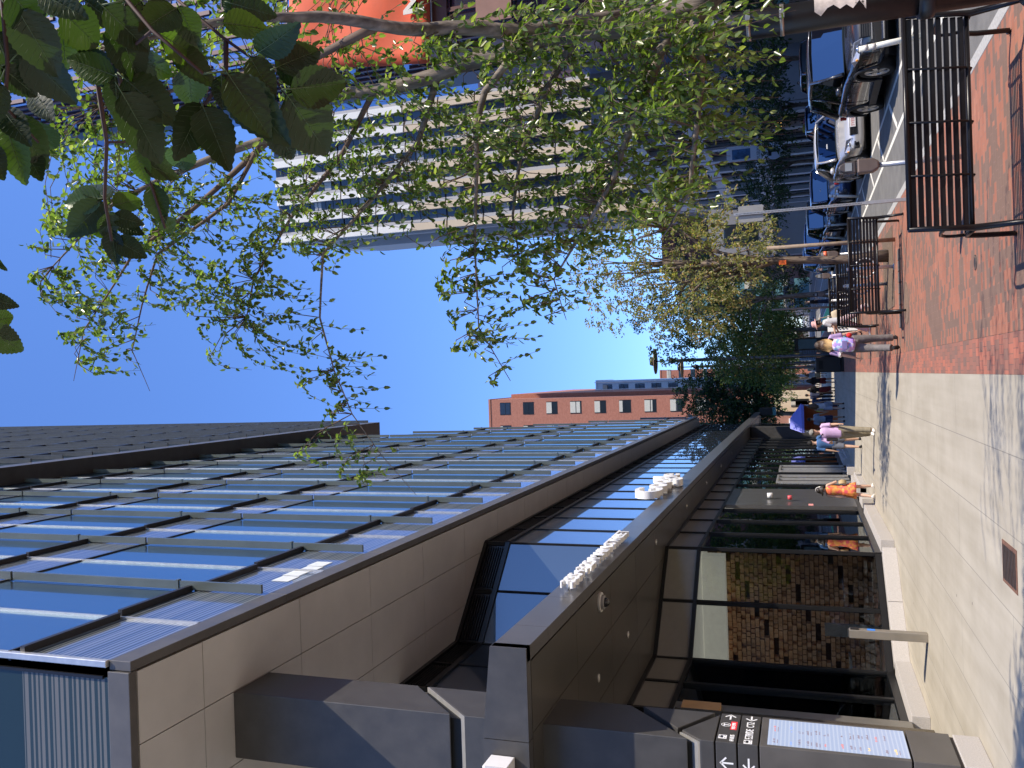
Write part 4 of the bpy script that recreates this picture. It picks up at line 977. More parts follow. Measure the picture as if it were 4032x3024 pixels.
for f in range(fl):
    zt_ = HZ - f * FH
    for k in range(NC):
        x = k * PW + 1.7
        if f < 10 and k < 10:
            B().box(x, x + 1.35, .62, .88, zt_ - FH + .15, zt_ - .15).obj('window', m_win, tw)
        else: wb_.box(x, x + 1.35, .62, .88, zt_ - FH + .15, zt_ - .15)
        for q in (1.45, 2.9, 4.3): wm.box(x, x + 1.35, .57, .62, zt_ - q - .05, zt_ - q + .05)
        if rr.random() < .5: zz = zt_ - rr.uniform(.5, 4.5); cur.box(x + .05, x + 1.3, .60, .619, zz - 1.2, zz)
wb_.obj('window_rows', m_win, tw)['kind'] = 'stuff'; wm.obj('window_bar', m_frame, tw); cur.obj('curtain', M('curtain_grey', (.35, .34, .33), .8), tw)
B().box(-.35, -.01, .9, 26, 12, HZ - 1).box(-1.6, -.36, 4, 22, 20, HZ - 9).obj('side_wall', m_pgrey, tw)
B().box(-8, NC * PW + 4, -4, 26, 0, 13.5).obj('podium', m_pgrey, tw)
pwb = B()
for k in range(11): pwb.box(-6.5 + k * 5, -3.5 + k * 5, -4.05, -3.98, 7, 11.5)
pwb.obj('podium_window', m_win, tw)
def block(name, label, x0, x1, y0, y1, h, wallm, winm, rows, cols, ww=1.9, wh=1.9, z0=3, z1=None, horizontal=False, sides=False):
    t = thing(name, label, 'building', (x0, y0, 0)); f = frame_obj(t, (x0, y0, 0))
    f(B().box(x0, x1, y0, y1, 0, h), 'wall', wallm)
    f(B().box(x0 - .1, x1 + .1, y0 - .1, y1 + .1, h, h + .35), 'parapet', wallm)
    z1 = z1 or h - 1.5; n = 0
    for i in range(rows):
        zc = z0 + (z1 - z0) * i / max(1, rows - 1)
        for j in range(cols):
            xc = x1 - 1.6 - (x1 - x0 - 3.2) * j / max(1, cols - 1); n += 1
            if n > 96: continue
            o = f(B().box(xc - ww / 2, xc + ww / 2, y0 - .02, y0 + .25, zc - wh / 2, zc + wh / 2), 'window', winm)
            f(B().box(xc - ww / 2, xc + ww / 2, y0 - .05, y0 - .02, zc - .05, zc + .05).box(xc - ww / 2 - .08, xc - ww / 2, y0 - .06, y0 + .1, zc - wh / 2, zc + wh / 2).box(xc + ww / 2, xc + ww / 2 + .08, y0 - .06, y0 + .1, zc - wh / 2, zc + wh / 2), 'frame', m_frame, o)
            if rnd.random() < .6 and wh < 3: q = rnd.uniform(.2, .9); f(B().box(xc - ww / 2 + .05, xc + ww / 2 - .05, y0 - .035, y0 - .021, zc + wh / 2 - wh * q, zc + wh / 2), 'blind', M('blind_cream', (.5, .48, .40), .7), o)
    return t, f
m_bwall = brickmat('orange_brick_wall', (.36, .13, .08), (.46, .18, .115), (.3, .16, .11), .24, .08, .006, axes='XZ', bump=.1, dirt=.15)
t, f = block('brick_office_block', 'orange brick office block with square windows rising behind the glass tower', -34, -3.2, 140, 170, 53.3, m_bwall, m_win, 12, 8, 1.95, 1.95, 4.6, 50.6)
f(B().box(-3.2, -2.45, 146, 190, 0, 51.5), 'side_wing', m_bwall)
t, f = block('glass_roof_pavilion', 'pale silver glass building with white vertical ribs behind the orange brick block', -6, -.55, 165, 180, 40, M('pale_cladding', (.45, .52, .60), .3, metal=.3), m_rglass, 12, 3, 1.5, 1.9, 3, 38)
f(B().box(-1.0, -.85, 164.6, 165, 0, 40.5).box(-2.4, -2.25, 164.6, 165, 0, 40.5), 'rib', m_white)
t, f = block('far_brick_block', 'distant red brick block with dark horizontal window slots by the lamp post', -3.5, 1.4, 220, 240, 36, m_bwall, m_win, 11, 1, 3.2, 1.1, 4, 34)
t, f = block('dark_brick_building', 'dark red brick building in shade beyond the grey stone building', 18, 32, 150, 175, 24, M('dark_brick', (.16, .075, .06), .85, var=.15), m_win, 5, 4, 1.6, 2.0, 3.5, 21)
t, f = block('teal_glass_building', 'teal glass building glimpsed through the yellowing tree', 12.5, 20, 185, 200, 26, M('teal_cladding', (.12, .26, .30), .3), m_rglass, 6, 3, 1.8, 2.2, 4, 23)
t, f = block('beige_shop', 'low beige stone shop front in sun beyond the walkers', -5.6, -2.6, 118, 126, 5.2, M('beige_stone', (.58, .48, .34), .8, var=.08, scale=1), m_win, 1, 2, .7, 2.2, 2.3, 2.3)
t, f = block('brick_shop', 'low brick shop front with a dark glazed strip under the dark tree', -16, -5.7, 116, 126, 6.4, M('shop_brick', (.33, .16, .11), .85, var=.15), m_win, 1, 3, 2.2, 2.3, 2.0, 2.0)
f(B().box(-15.9, -6, 115.6, 116, 3.4, 3.7), 'white_strip', m_white)
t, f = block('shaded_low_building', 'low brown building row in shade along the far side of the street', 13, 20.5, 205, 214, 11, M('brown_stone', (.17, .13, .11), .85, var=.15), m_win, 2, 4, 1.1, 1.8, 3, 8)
t, f = block('white_far_building', 'pale distant building closing the street, darkened as if in shade', -2.4, 12.3, 260, 270, 14, M('pale_far_shaded', (.16, .15, .14), .8), m_win, 3, 5, 1.6, 1.6, 3, 11)  # pale wall darkened in its colour to sit in shade
t, f = block('unseen_rear_block', 'unseen brown brick block behind the viewer, added to darken the glass reflections', -45, 16, -62, -48, 24, M('rear_brick', (.20, .11, .08), .85, var=.15, scale=.6), m_win, 1, 1)  # out-of-view block added so the glass mirrors something dark instead of bright horizon
f(B().box(-44, 15, -47.9, -47.7, 5, 6).box(-44, 15, -47.9, -47.7, 10, 11).box(-44, 15, -47.9, -47.7, 15, 16), 'window_band', m_win)
t, f = block('unseen_side_block', 'unseen brick block beside the viewer, added to darken the glass reflections', 24, 50, -45, 19.9, 12.5, M('rear_brick2', (.24, .13, .09), .85, var=.15, scale=.6), m_win, 1, 1)  # out-of-view block, length and height set by what the storefront glass reflects
f(B().box(23.8, 23.99, -44, 19, 4, 5.5).box(23.8, 23.99, -44, 19, 8.5, 10.5), 'window_band', m_win)
tnt = thing('market_tent', 'violet-blue market tent top over an orange counter beside the pier', 'tent', (-2.75, 55.5, 0))
B().prism([(-.95, -.9), (.75, -.9), (.75, .9), (-.95, .9)], lambda p, t: (p[0] * (1 if t < 2.2 else .35) + (0 if t < 2.2 else -.4), p[1] * (1 if t < 2.2 else .35), t), 2.05, 2.72).obj('canopy', M('tent_violet', (.30, .32, .85), .7, var=.05), tnt)
B().box(-.95, .75, -.92, -.9, 1.9, 2.05).obj('valance', M('tent_violet', (.1, .1, .1)), tnt); B().box(-.9, .7, -.7, -.1, 0, 1.0).box(-.9, .7, .8, .88, 0, 2.0).obj('counter', M('orange_cloth', (.65, .16, .04), .8), tnt)
B().cyl((.7, -.85, 0), (.7, -.85, 2.0), .03).cyl((-.9, -.85, 0), (-.9, -.85, 2.0), .03).obj('leg', m_alu, tnt)
ts = thing('transit_sign', 'round white transit sign with a black T on a thin pole across the street', 'sign', (15.4, 62.5, 0))
B().cyl((0, -.03, 3.35), (0, .03, 3.35), .62, n=32).obj('disc', M('sign_paleblue', (.66, .72, .82), .5, var=.02), ts)
B().box(-.36, .36, -.045, -.031, 3.5, 3.72).box(-.11, .11, -.045, -.031, 2.92, 3.5).obj('letter', m_frame, ts); B().cyl((0, 0, 0), (0, 0, 2.74), .05).obj('pole', m_pole, ts)
mpz = thing('museum_banner', 'white poster banner with a blue picture hanging from a black lamp pole across the street', 'banner', (14.9, 58, 0))
B().tube([(0, 0, 0), (0, 0, 8.4)], [.09, .06], 10).box(-.03, 1.0, -.02, .02, 7.2, 7.25).box(-.03, 1.0, -.02, .02, 5.0, 5.04).box(0, 1.2, -.03, .03, 8.2, 8.28).box(1.0, 1.7, -.15, .15, 8.1, 8.25).obj('pole', m_pole, mpz)
B().box(-1.1, -.08, -.015, .015, 4.0, 6.2).obj('cloth', M('poster_white', (.7, .72, .75), .6, var=.03), mpz); B().box(-.95, -.3, -.022, -.016, 4.7, 5.85).obj('picture', M('poster_blue', (.04, .12, .25), .6, var=.8, scale=2), mpz)
text('MUSEUM', .3, .005, m_frame, 'lettering', mpz, face_south(-1.05, -.02, 4.1) , xs=.62)
for (x, y, lab, c) in ((13.9, 40, 'open red and white notice board with a teal sign on the far pavement', (.5, .05, .06)),):
    t = thing('notice_stand', lab, 'notice board', (x + 1.6, y, 0)); B().box(-.6, .6, -.05, .05, .2, 2.4).obj('panel', M('stand_grey', (.2, .18, .16), .7), t)
    B().box(-.45, -.05, -.06, -.051, 1.7, 2.2).obj('red_panel', M('stand_red', c, .6), t); B().box(.75, 1.25, -.03, .03, 2.0, 2.6).obj('teal_sign', M('stand_teal', (.2, .45, .42), .6), t); B().box(.78, 1.1, -.03, .03, 2.7, 3.1).obj('red_sign', M('stand_red', c, .6), t); B().cyl((1.0, 0, 0), (1.0, 0, 3.1), .03).obj('pole', m_galv, t)

# ================================================================== TREES
L_elm = leafmat('elm_leaves', [(0, (.045, .075, .016)), (.4, (.095, .14, .032)), (.75, (.15, .20, .055)), (1, (.26, .28, .11))], .42, .26)
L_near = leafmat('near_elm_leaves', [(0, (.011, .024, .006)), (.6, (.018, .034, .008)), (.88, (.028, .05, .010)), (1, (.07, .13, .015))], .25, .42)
L_yel = leafmat('yellowing_leaves', [(0, (.12, .14, .05)), (.4, (.21, .22, .085)), (.75, (.31, .27, .13)), (1, (.36, .21, .11))], .4, .45)
L_grn = leafmat('street_tree_leaves', [(0, (.035, .065, .02)), (.5, (.07, .12, .035)), (.9, (.13, .18, .05)), (1, (.3, .2, .05))], .35, .45)
L_drk = leafmat('dark_shaded_leaves', [(0, (.008, .02, .007)), (.6, (.018, .04, .012)), (1, (.06, .10, .025))], .25, .5)  # dark leaf tone carries the shade on the far-side trees
def barkmat(name, c1, c2):
    m, t, p = newmat(name); tc = node(t, 'ShaderNodeTexCoord'); mp = node(t, 'ShaderNodeMapping'); mp.inputs['Scale'].default_value = (22, 22, 4); t.links.new(tc.outputs['Object'], mp.inputs[0])
    n = node(t, 'ShaderNodeTexNoise', i_Scale=1.0, i_Detail=6.0); t.links.new(mp.outputs[0], n.inputs['Vector'])
    r = ramp(t, n.outputs[0], [(.35, c1), (.65, c2)]); t.links.new(r.outputs[0], p.inputs['Base Color']); p.inputs['Roughness'].default_value = .85
    b = node(t, 'ShaderNodeBump', i_Strength=.7, i_Distance=.02); t.links.new(n.outputs[0], b.inputs['Height']); t.links.new(b.outputs[0], p.inputs['Normal']); return m
m_bark = barkmat('grey_bark', (.085, .068, .052), (.24, .195, .155)); m_barkd = barkmat('brown_bark', (.07, .05, .038), (.2, .15, .11)); m_twig = M('twig', (.13, .085, .06), .8, var=.2)
def leaf(b, base, d, up, L, W):
    d = d.normalized(); s = d.cross(up)
    s = s.normalized() if s.length > 1e-5 else Vector((1, 0, 0)); n = s.cross(d)
    m = base + d * L * .45; tip = base + d * L - n * L * .08
    a1 = base + d * L * .28 + s * W * .45 + n * W * .12; a2 = base + d * L * .68 + s * W * .38 + n * W * .10
    c1 = base + d * L * .28 - s * W * .45 + n * W * .12; c2 = base + d * L * .68 - s * W * .38 + n * W * .10
    i = len(b.v); b.v += [tuple(p) for p in (base, a1, a2, tip, c2, c1)]
    b.f += [(i, i + 1, i + 2, i + 3), (i, i + 3, i + 4, i + 5)]; b.sm += [True, True]
def rv(r): 
    while 1:
        v = Vector((r.uniform(-1, 1), r.uniform(-1, 1), r.uniform(-1, 1)))
        if .05 < v.length < 1: return v
def tree(name, label, base, h_tr, r_tr, blobs, nleaf, L, mat, bark, seed, group=None, lean=(0, 0), cat='tree', hang=.25):
    r = random.Random(seed); t = thing(name, label, cat, base, 0, group); bx_, by_ = lean
    tr = B(); top = Vector((bx_, by_, h_tr))
    pts = [Vector((bx_ * q * q, by_ * q * q, h_tr * q)) + Vector((math.sin(q * 9 + seed) * .03, math.cos(q * 7 + seed) * .03, 0)) * (q > 0) for q in [k / 7 for k in range(8)]]
    tr.tube(pts, [r_tr * (1.35 if k == 0 else 1.0 - .35 * k / 7) for k in range(8)], 12); tr.obj('trunk', bark, t)
    br = B(); ends = []
    for (c, rad) in blobs:
        c = Vector(c) - Vector(base)
        for q in range(3):
            e = c + Vector([rv(r)[i] * rad[i] * .7 for i in range(3)]); s = pts[r.choice((4, 5, 6, 7))]
            mid = (s + e) / 2 + Vector((r.uniform(-.2, .2), r.uniform(-.2, .2), .15 * (e - s).length * .5))
            br.tube([s, (s + mid) / 2 + Vector((0, 0, .05)), mid, (mid + e) / 2, e], [r_tr * .45, r_tr * .36, r_tr * .26, r_tr * .16, r_tr * .06], 6); ends.append((mid, e))
    br.obj('branch', bark, t)
    cb = B(); tot = sum(b_[1][0] * b_[1][2] for b_ in blobs)
    for (c, rad) in blobs:
        c = Vector(c) - Vector(base); n = int(nleaf * rad[0] * rad[2] / tot); ncl = max(4, n // 16)
        for q in range(ncl):
            v = rv(r); v = v.normalized() * (v.length ** .45) if r.random() < .8 else v
            cc = c + Vector([v[i] * rad[i] * (.85 + .3 * r.random()) for i in range(3)]); dr = (v + Vector((r.uniform(-.6, .6), r.uniform(-.6, .6), -hang - r.random() * .6))).normalized(); cr_ = L * r.uniform(2.5, 5)
            for k in range(16):
                p = cc + dr * cr_ * (k / 16) + rv(r) * L * .9
                leaf(cb, p, (dr + rv(r) * 1.1), rv(r), L * r.uniform(.7, 1.2), L * .55)
    cb.obj('crown', mat, t); return t
tree('small_tree', 'thin young tree with yellow-brown leaves rising behind the second bench', (2.56, 21.25, 0), 4.2, .105,
     [((2.9, 21, 3.6), (1.2, 1.1, .9)), ((2.5, 21.3, 4.8), (1.5, 1.3, 1.1)), ((1.9, 21, 4.2), (.9, .9, .9)), ((3.2, 21.5, 5.9), (1.3, 1.2, 1.0)), ((2.3, 21.2, 6.4), (1.1, 1.0, .9)), ((3.9, 21.4, 4.6), (.9, .9, 1.0)), ((1.4, 21.2, 5.4), (.5, .6, .5)), ((3.0, 21, 7.0), (.7, .7, .5)), ((2.9, 21, 2.9), (.9, .8, .5))], 14500, .075, L_yel, m_barkd, 3, lean=(.15, 0))
tree('street_tree', 'second thin tree with green leaves behind the yellowing one', (3.15, 37.8, 0), 4.5, .12,
     [((2.6, 37.8, 4.2), (1.9, 1.6, 1.4)), ((1.6, 38, 5.4), (1.6, 1.5, 1.4)), ((3.3, 37.8, 6.4), (1.9, 1.7, 1.5)), ((1.3, 38, 3.6), (1.1, 1.2, .9)), ((2.2, 38, 7.6), (1.5, 1.5, 1.2))], 13000, .11, L_grn, m_bark, 5, group='street trees along the kerb')
tree('street_tree', 'dense green tree standing left of the two thin trunks, behind the walkers', (2.4, 52, 0), 4.0, .15,
     [((1.8, 52, 4.2), (2.0, 1.8, 1.5)), ((.9, 52, 5.6), (1.3, 1.6, 1.5)), ((2.8, 52, 6.2), (2.2, 1.8, 1.6)), ((1.9, 52, 3.2), (1.6, 1.4, .7))], 13000, .13, L_grn, m_bark, 8, group='street trees along the kerb')
tree('street_tree', 'farther olive green tree low over the kiosk', (1.6, 72, 0), 4.0, .2,
     [((1.6, 72, 4.8), (3.2, 2.6, 2.0)), ((3.6, 72, 5.6), (2.6, 2.4, 2.4)), ((1.2, 72, 7.2), (1.6, 2.2, 1.6)), ((.6, 72, 3.6), (1.6, 1.5, 1.0))], 9000, .18, L_grn, m_bark, 11, group='street trees along the kerb')
tree('street_tree', 'light green tree at the end of the promenade under the dark tree', (-.8, 104, 0), 3.5, .2,
     [((-.9, 104, 6.0), (2.6, 2.0, 2.6)), ((1.5, 104, 5.0), (2.8, 2.0, 2.2)), ((-3.0, 104, 4.6), (1.2, 2, 1.2))], 4500, .22, L_grn, m_bark, 12, group='street trees along the kerb')
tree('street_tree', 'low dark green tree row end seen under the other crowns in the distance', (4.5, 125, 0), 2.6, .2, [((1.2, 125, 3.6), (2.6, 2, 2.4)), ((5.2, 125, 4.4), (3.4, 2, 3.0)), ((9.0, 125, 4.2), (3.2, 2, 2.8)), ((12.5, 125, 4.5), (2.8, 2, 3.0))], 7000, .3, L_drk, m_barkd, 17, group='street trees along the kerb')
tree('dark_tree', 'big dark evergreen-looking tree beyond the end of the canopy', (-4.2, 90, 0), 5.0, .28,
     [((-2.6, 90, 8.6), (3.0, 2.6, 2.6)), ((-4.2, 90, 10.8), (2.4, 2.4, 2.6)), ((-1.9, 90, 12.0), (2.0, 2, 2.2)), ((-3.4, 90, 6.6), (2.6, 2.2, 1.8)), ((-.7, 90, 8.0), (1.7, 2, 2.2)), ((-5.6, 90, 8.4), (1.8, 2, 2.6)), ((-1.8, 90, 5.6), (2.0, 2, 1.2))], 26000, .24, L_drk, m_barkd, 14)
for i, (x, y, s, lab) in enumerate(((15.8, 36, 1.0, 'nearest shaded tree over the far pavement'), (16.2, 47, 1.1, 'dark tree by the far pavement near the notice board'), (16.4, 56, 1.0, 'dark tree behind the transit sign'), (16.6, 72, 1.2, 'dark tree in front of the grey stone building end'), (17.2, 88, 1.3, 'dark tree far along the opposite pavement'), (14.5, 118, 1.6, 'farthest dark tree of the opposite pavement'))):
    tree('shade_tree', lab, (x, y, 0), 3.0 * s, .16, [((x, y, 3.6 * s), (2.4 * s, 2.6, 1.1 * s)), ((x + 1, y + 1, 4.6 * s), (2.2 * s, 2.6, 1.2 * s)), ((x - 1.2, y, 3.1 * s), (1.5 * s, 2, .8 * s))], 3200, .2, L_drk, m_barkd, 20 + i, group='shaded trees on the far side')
# ---- big drooping elm whose limb crosses the picture
el = thing('elm_tree', 'large elm with a thick grey limb and long drooping leafy twigs over the street', 'tree', (2.95, 5.6, 0))
EO = Vector((2.95, 5.6, 0))
def P3(lst): return [ray(u, v, D) - EO for (u, v, D) in lst]
limbs = [
 (P3([(3000, -260, 6.2), (2732, 40, 6.2), (2300, 110, 6.3), (2100, 165, 6.4), (1900, 225, 6.6), (1700, 305, 6.7), (1480, 352, 6.9), (1280, 385, 7.1), (1040, 545, 7.3), (800, 640, 7.4), (630, 705, 7.6), (450, 800, 7.8), (300, 950, 8.0), (180, 1080, 8.1)]), [.17, .15, .13, .115, .10, .088, .078, .062, .045, .036, .028, .02, .012, .006]),
 (P3([(2500, 60, 6.25), (2100, 125, 6.0), (1900, 112, 5.9), (1700, 118, 5.9), (1500, 98, 5.8), (1250, 70, 5.8), (1000, 60, 5.8), (700, 120, 5.9), (400, 200, 6.0)]), [.07, .085, .075, .07, .06, .045, .035, .025, .012]),
 (P3([(2160, 150, 6.4), (2033, 190, 6.3), (1906, 361, 6.3), (1876, 524, 6.3), (1876, 615, 6.3), (1870, 843, 6.4), (1872, 1000, 6.5), (1885, 1290, 6.6), (2010, 1500, 6.6)]), [.05, .045, .036, .03, .026, .018, .012, .008, .004]),
 (P3([(1730, 295, 6.7), (1689, 410, 6.8), (1641, 566, 6.9), (1563, 669, 7.0), (1400, 856, 7.2), (1270, 1000, 7.3), (1260, 1250, 7.3), (1316, 1460, 7.3), (1386, 1630, 7.3), (1500, 1790, 7.3), (1640, 1950, 7.2)]), [.045, .036, .03, .026, .02, .016, .012, .009, .007, .005, .003]),
 (P3([(1200, 430, 7.2), (924, 677, 7.6), (700, 870, 7.9), (525, 1000, 8.1), (430, 1150, 8.3), (330, 1300, 8.3), (290, 1500, 8.2)]), [.04, .032, .024, .016, .01, .007, .003]),
 (P3([(1040, 545, 7.3), (900, 800, 7.8), (620, 1000, 8.2), (560, 1200, 8.3), (520, 1380, 8.3), (590, 1540, 8.2)]), [.03, .022, .016, .01, .006, .003]),
 (P3([(2732, 40, 6.2), (2600, 200, 5.9), (2500, 450, 5.8), (2420, 700, 5.9), (2300, 900, 6.1), (2180, 1100, 6.2), (2230, 1260, 6.2)]), [.06, .045, .035, .025, .015, .008, .003]),
 (P3([(2732, 40, 6.2), (2760, 250, 5.6), (2740, 500, 5.5), (2720, 750, 5.6), (2600, 950, 5.8)]), [.05, .035, .025, .015, .005]),
 (P3([(2300, 110, 6.3), (2150, 350, 6.7), (2050, 600, 6.9), (2020, 850, 7.0), (2050, 1050, 7.0)]), [.05, .035, .025, .015, .006]),
 (P3([(1480, 352, 6.9), (1350, 600, 7.3), (1150, 850, 7.6), (1000, 1100, 7.8), (960, 1300, 7.8)]), [.035, .028, .02, .012, .005]),
 (P3([(1500, 98, 5.8), (1200, 250, 6.2), (900, 300, 6.5), (600, 380, 6.8), (350, 420, 7.0)]), [.04, .03, .022, .015, .008])]
limbs = [(p_, [r_ * (.62 if r_ > .05 else .75) for r_ in rr_]) for p_, rr_ in limbs]
tk = B(); tk.tube([(0, 0, 0), (.0, 0, .5), (-.05, .02, 1.4), limbs[0][0][0] * .6 + Vector((0, 0, .4)), limbs[0][0][0], limbs[0][0][1]], [.24, .17, .14, .12, .11, .095], 16); tk.obj('trunk', m_bark, el)
for pts, rad in limbs:
    d = []; rd = []
    for k in range(len(pts) - 1):
        for q in range(3):
            f_ = q / 3; d.append(pts[k].lerp(pts[k + 1], f_) + Vector((math.sin(k * 3 + q) * rad[k] * .25, 0, math.cos(k * 2 + q) * rad[k] * .25))); rd.append(rad[k] * (1 - f_) + rad[k + 1] * f_)
    B().tube(d + [pts[-1]], rd + [rad[-1]], 10 if rad[0] > .05 else 6).obj('limb', m_bark if rad[0] > .03 else m_twig, el)
nodes_ = []
for pts, rad in limbs:
    for k in range(len(pts) - 1):
        for q in range(4): nodes_.append(pts[k].lerp(pts[k + 1], q / 4))
zones = [  # u0,u1,v0,v1,D0,D1, number of twigs
 (150, 700, 420, 1000, 6.5, 8.5, 70), (120, 520, 900, 1250, 7.5, 8.6, 34), (250, 620, 1150, 1480, 7.8, 8.6, 20), (600, 1150, 700, 1200, 7.0, 8.4, 80),
 (750, 1350, 1100, 1450, 7.2, 8.0, 26), (1150, 1500, 1250, 1900, 7.1, 7.5, 22), (1000, 1500, 450, 1000, 6.5, 7.8, 80), (1000, 1700, 0, 420, 5.6, 7.2, 34),
 (1500, 2000, 350, 900, 6.0, 7.5, 72), (1900, 2450, 200, 800, 5.8, 7.4, 88), (2350, 2950, 0, 700, 5.2, 6.8, 165), (2050, 2450, 700, 1000, 6.0, 7.0, 44),
 (1750, 2020, 900, 1420, 6.4, 6.9, 30), (2050, 2280, 950, 1230, 6.1, 6.9, 20), (300, 1600, -1100, -80, 7.5, 10.5, 100), (2450, 2780, 650, 880, 5.4, 6.4, 30), (100, 1000, 0, 420, 5.6, 7.0, 60), (1700, 2400, 0, 250, 5.4, 6.8, 45)]
rr = random.Random(21); tw_ = B(); lv = B()
for (u0, u1, v0, v1, D0, D1, n) in zones:
    for _ in range(n):
        T = ray(rr.uniform(u0, u1), rr.uniform(v0, v1), rr.uniform(D0, D1)) - EO
        best = min(nodes_, key=lambda p: (p - T).length + .8 * max(0, T.z - p.z)); S = best
        if (S - T).length > .95 and T.y < 99: S = T + (S - T).normalized() * rr.uniform(.65, 1.35) + Vector((0, 0, .25))
        mid = S.lerp(T, .5) + Vector((rr.uniform(-.16, .16), rr.uniform(-.16, .16), rr.uniform(.0, .2))); q1 = S.lerp(mid, .5) + Vector((0, 0, .08)); q2 = mid.lerp(T, .5) + Vector((0, 0, .06))
        path = [S, q1, mid, q2, T, T + (T - q2).normalized() * .12 + Vector((0, 0, -.14))]
        tw_.tube(path, [.004, .0035, .003, .0026, .002, .001], 4)
        nl = rr.randint(11, 19)
        for k in range(nl):
            f_ = .28 + .72 * k / nl; s_ = f_ * (len(path) - 1); i_ = min(int(s_), len(path) - 2); p = path[i_].lerp(path[i_ + 1], s_ - i_); tdir = (path[i_ + 1] - path[i_]).normalized()
            side = tdir.cross(Vector((0, 0, 1))); side = side.normalized() if side.length > .1 else Vector((1, 0, 0))
            d_ = tdir * .7 + side * (1 if k % 2 else -1) * .8 + Vector((0, 0, -.35)) + rv(rr) * .8
            leaf(lv, p, d_, Vector((0, 0, 1)) + rv(rr) * .8, rr.uniform(.042, .072), rr.uniform(.028, .042))
            if rr.random() < .35: leaf(lv, p + rv(rr) * .03, rv(rr), rv(rr), rr.uniform(.035, .055), .028)
tw_.obj('twig', m_twig, el)['kind'] = 'stuff'; o = lv.obj('crown', L_elm, el); o['kind'] = 'stuff'
# ---- low branch close to the viewer with large serrated leaves
ne = thing('near_elm', 'low elm branch with big dark serrated leaves hanging close to the viewer', 'tree', (3.1, .6, 0)); NO = Vector((3.1, .6, 0))
B().tube([(0, 0, 0), (0, 0, .6), (-.05, 0, 2.0), (-.2, -.05, 3.2), (-.3, 0, 4.5)], [.3, .22, .2, .18, .15], 14).obj('trunk', m_bark, ne)
def N3(l): return [ray(*q) - NO for q in l]
nb_ = [N3([(900, -900, 1.9), (1000, -300, 1.45), (700, 0, 1.3), (880, 150, 1.25), (1050, 270, 1.22), (1130, 380, 1.2)]), N3([(300, -700, 1.6), (420, -100, 1.25), (500, 0, 1.2), (600, 120, 1.15), (800, 290, 1.1)]), N3([(0, -600, 1.6), (0, -100, 1.3), (30, 250, 1.3), (20, 420, 1.3), (150, 560, 1.35)]),
       N3([(380, 300, 1.45), (420, 560, 1.5), (412, 780, 1.55), (440, 950, 1.55)]), N3([(465, 170, 1.3), (470, 300, 1.3), (500, 450, 1.32)]), N3([(890, 160, 1.25), (890, 290, 1.22), (800, 420, 1.2)]),
       N3([(520, 560, 1.7), (600, 740, 1.75), (650, 900, 1.75)])]
tb2 = B().tube([Vector((-.3, 0, 4.0)), Vector((-.8, .1, 4.1)), nb_[0][0]], [.08, .05, .012], 8)
tb2.tube([nb_[0][0], nb_[1][0]], [.012, .01], 6); tb2.tube([nb_[1][0], nb_[2][0]], [.01, .008], 6)
for i, p in enumerate(nb_): tb2.tube(p, [.0036, .003, .0026, .0022, .0018, .0014][:len(p)], 6)
tb2.tube([nb_[1][3], nb_[3][0]], .002, 5); tb2.tube([nb_[1][2], nb_[4][0]], .002, 5); tb2.tube([nb_[3][1], nb_[6][0]], .0018, 5)
tb2.obj('branch', M('red_twig', (.05, .022, .016), .7), ne)
def bigleaf(bm_, vb, base, tip, tilt, width):
    L_ = (tip - base).length; d = (tip - base).normalized(); view = (base + NO - CAM).normalized()
    n = (-view + rv(rr) * tilt).normalized(); s = d.cross(n).normalized(); n = s.cross(d); N = 22
    i0 = len(bm_.v); prof = lambda t_: (math.sin(math.pi * min(1, t_ ** .72)) ** .8) * (1 - .12 * t_)
    for k in range(N + 1):
        t_ = k / N; wdt = width * prof(t_) if 0 < k < N else 0.0001; cen = base + d * L_ * t_ - n * L_ * .10 * (t_ ** 2) + n * .0
        ser = L_ * .022 if k % 2 else 0
        for q in (-1, -.5, 0, .5, 1): bm_.v.append(tuple(cen + s * q * (wdt + (ser if abs(q) == 1 else 0)) + n * (abs(q) * wdt * .22 + .0012 * math.sin(t_ * 60 + abs(q) * 5) * (abs(q) < .9)) + d * abs(q) * L_ * .05))
    for k in range(N):
        for q in range(4): a = i0 + k * 5 + q; bm_.f.append((a, a + 1, a + 6, a + 5)); bm_.sm.append(True)
    vb.tube([base + d * L_ * q - n * L_ * .10 * q * q + n * .0005 for q in (-.08, 0, .2, .4, .6, .8, .97)], [.0010, .0009, .0008, .0006, .0005, .0004, .0001], 4)
    for k in range(2, 18, 2):
        t_ = k / N; cen = base + d * L_ * t_ - n * L_ * .10 * t_ * t_; wdt = width * prof(t_)
        for q in (-1, 1): t2 = min(1, t_ + .10); w2 = width * prof(t2); vb.tube([cen + n * .0002, base + d * L_ * t2 - n * L_ * .10 * t2 * t2 + s * q * w2 * .9 + n * (w2 * .9 * .22 + .0005) + d * L_ * .045], [.0003, .00012], 3)
L_vein = M('leaf_vein', (.07, .11, .045), .6, var=0)
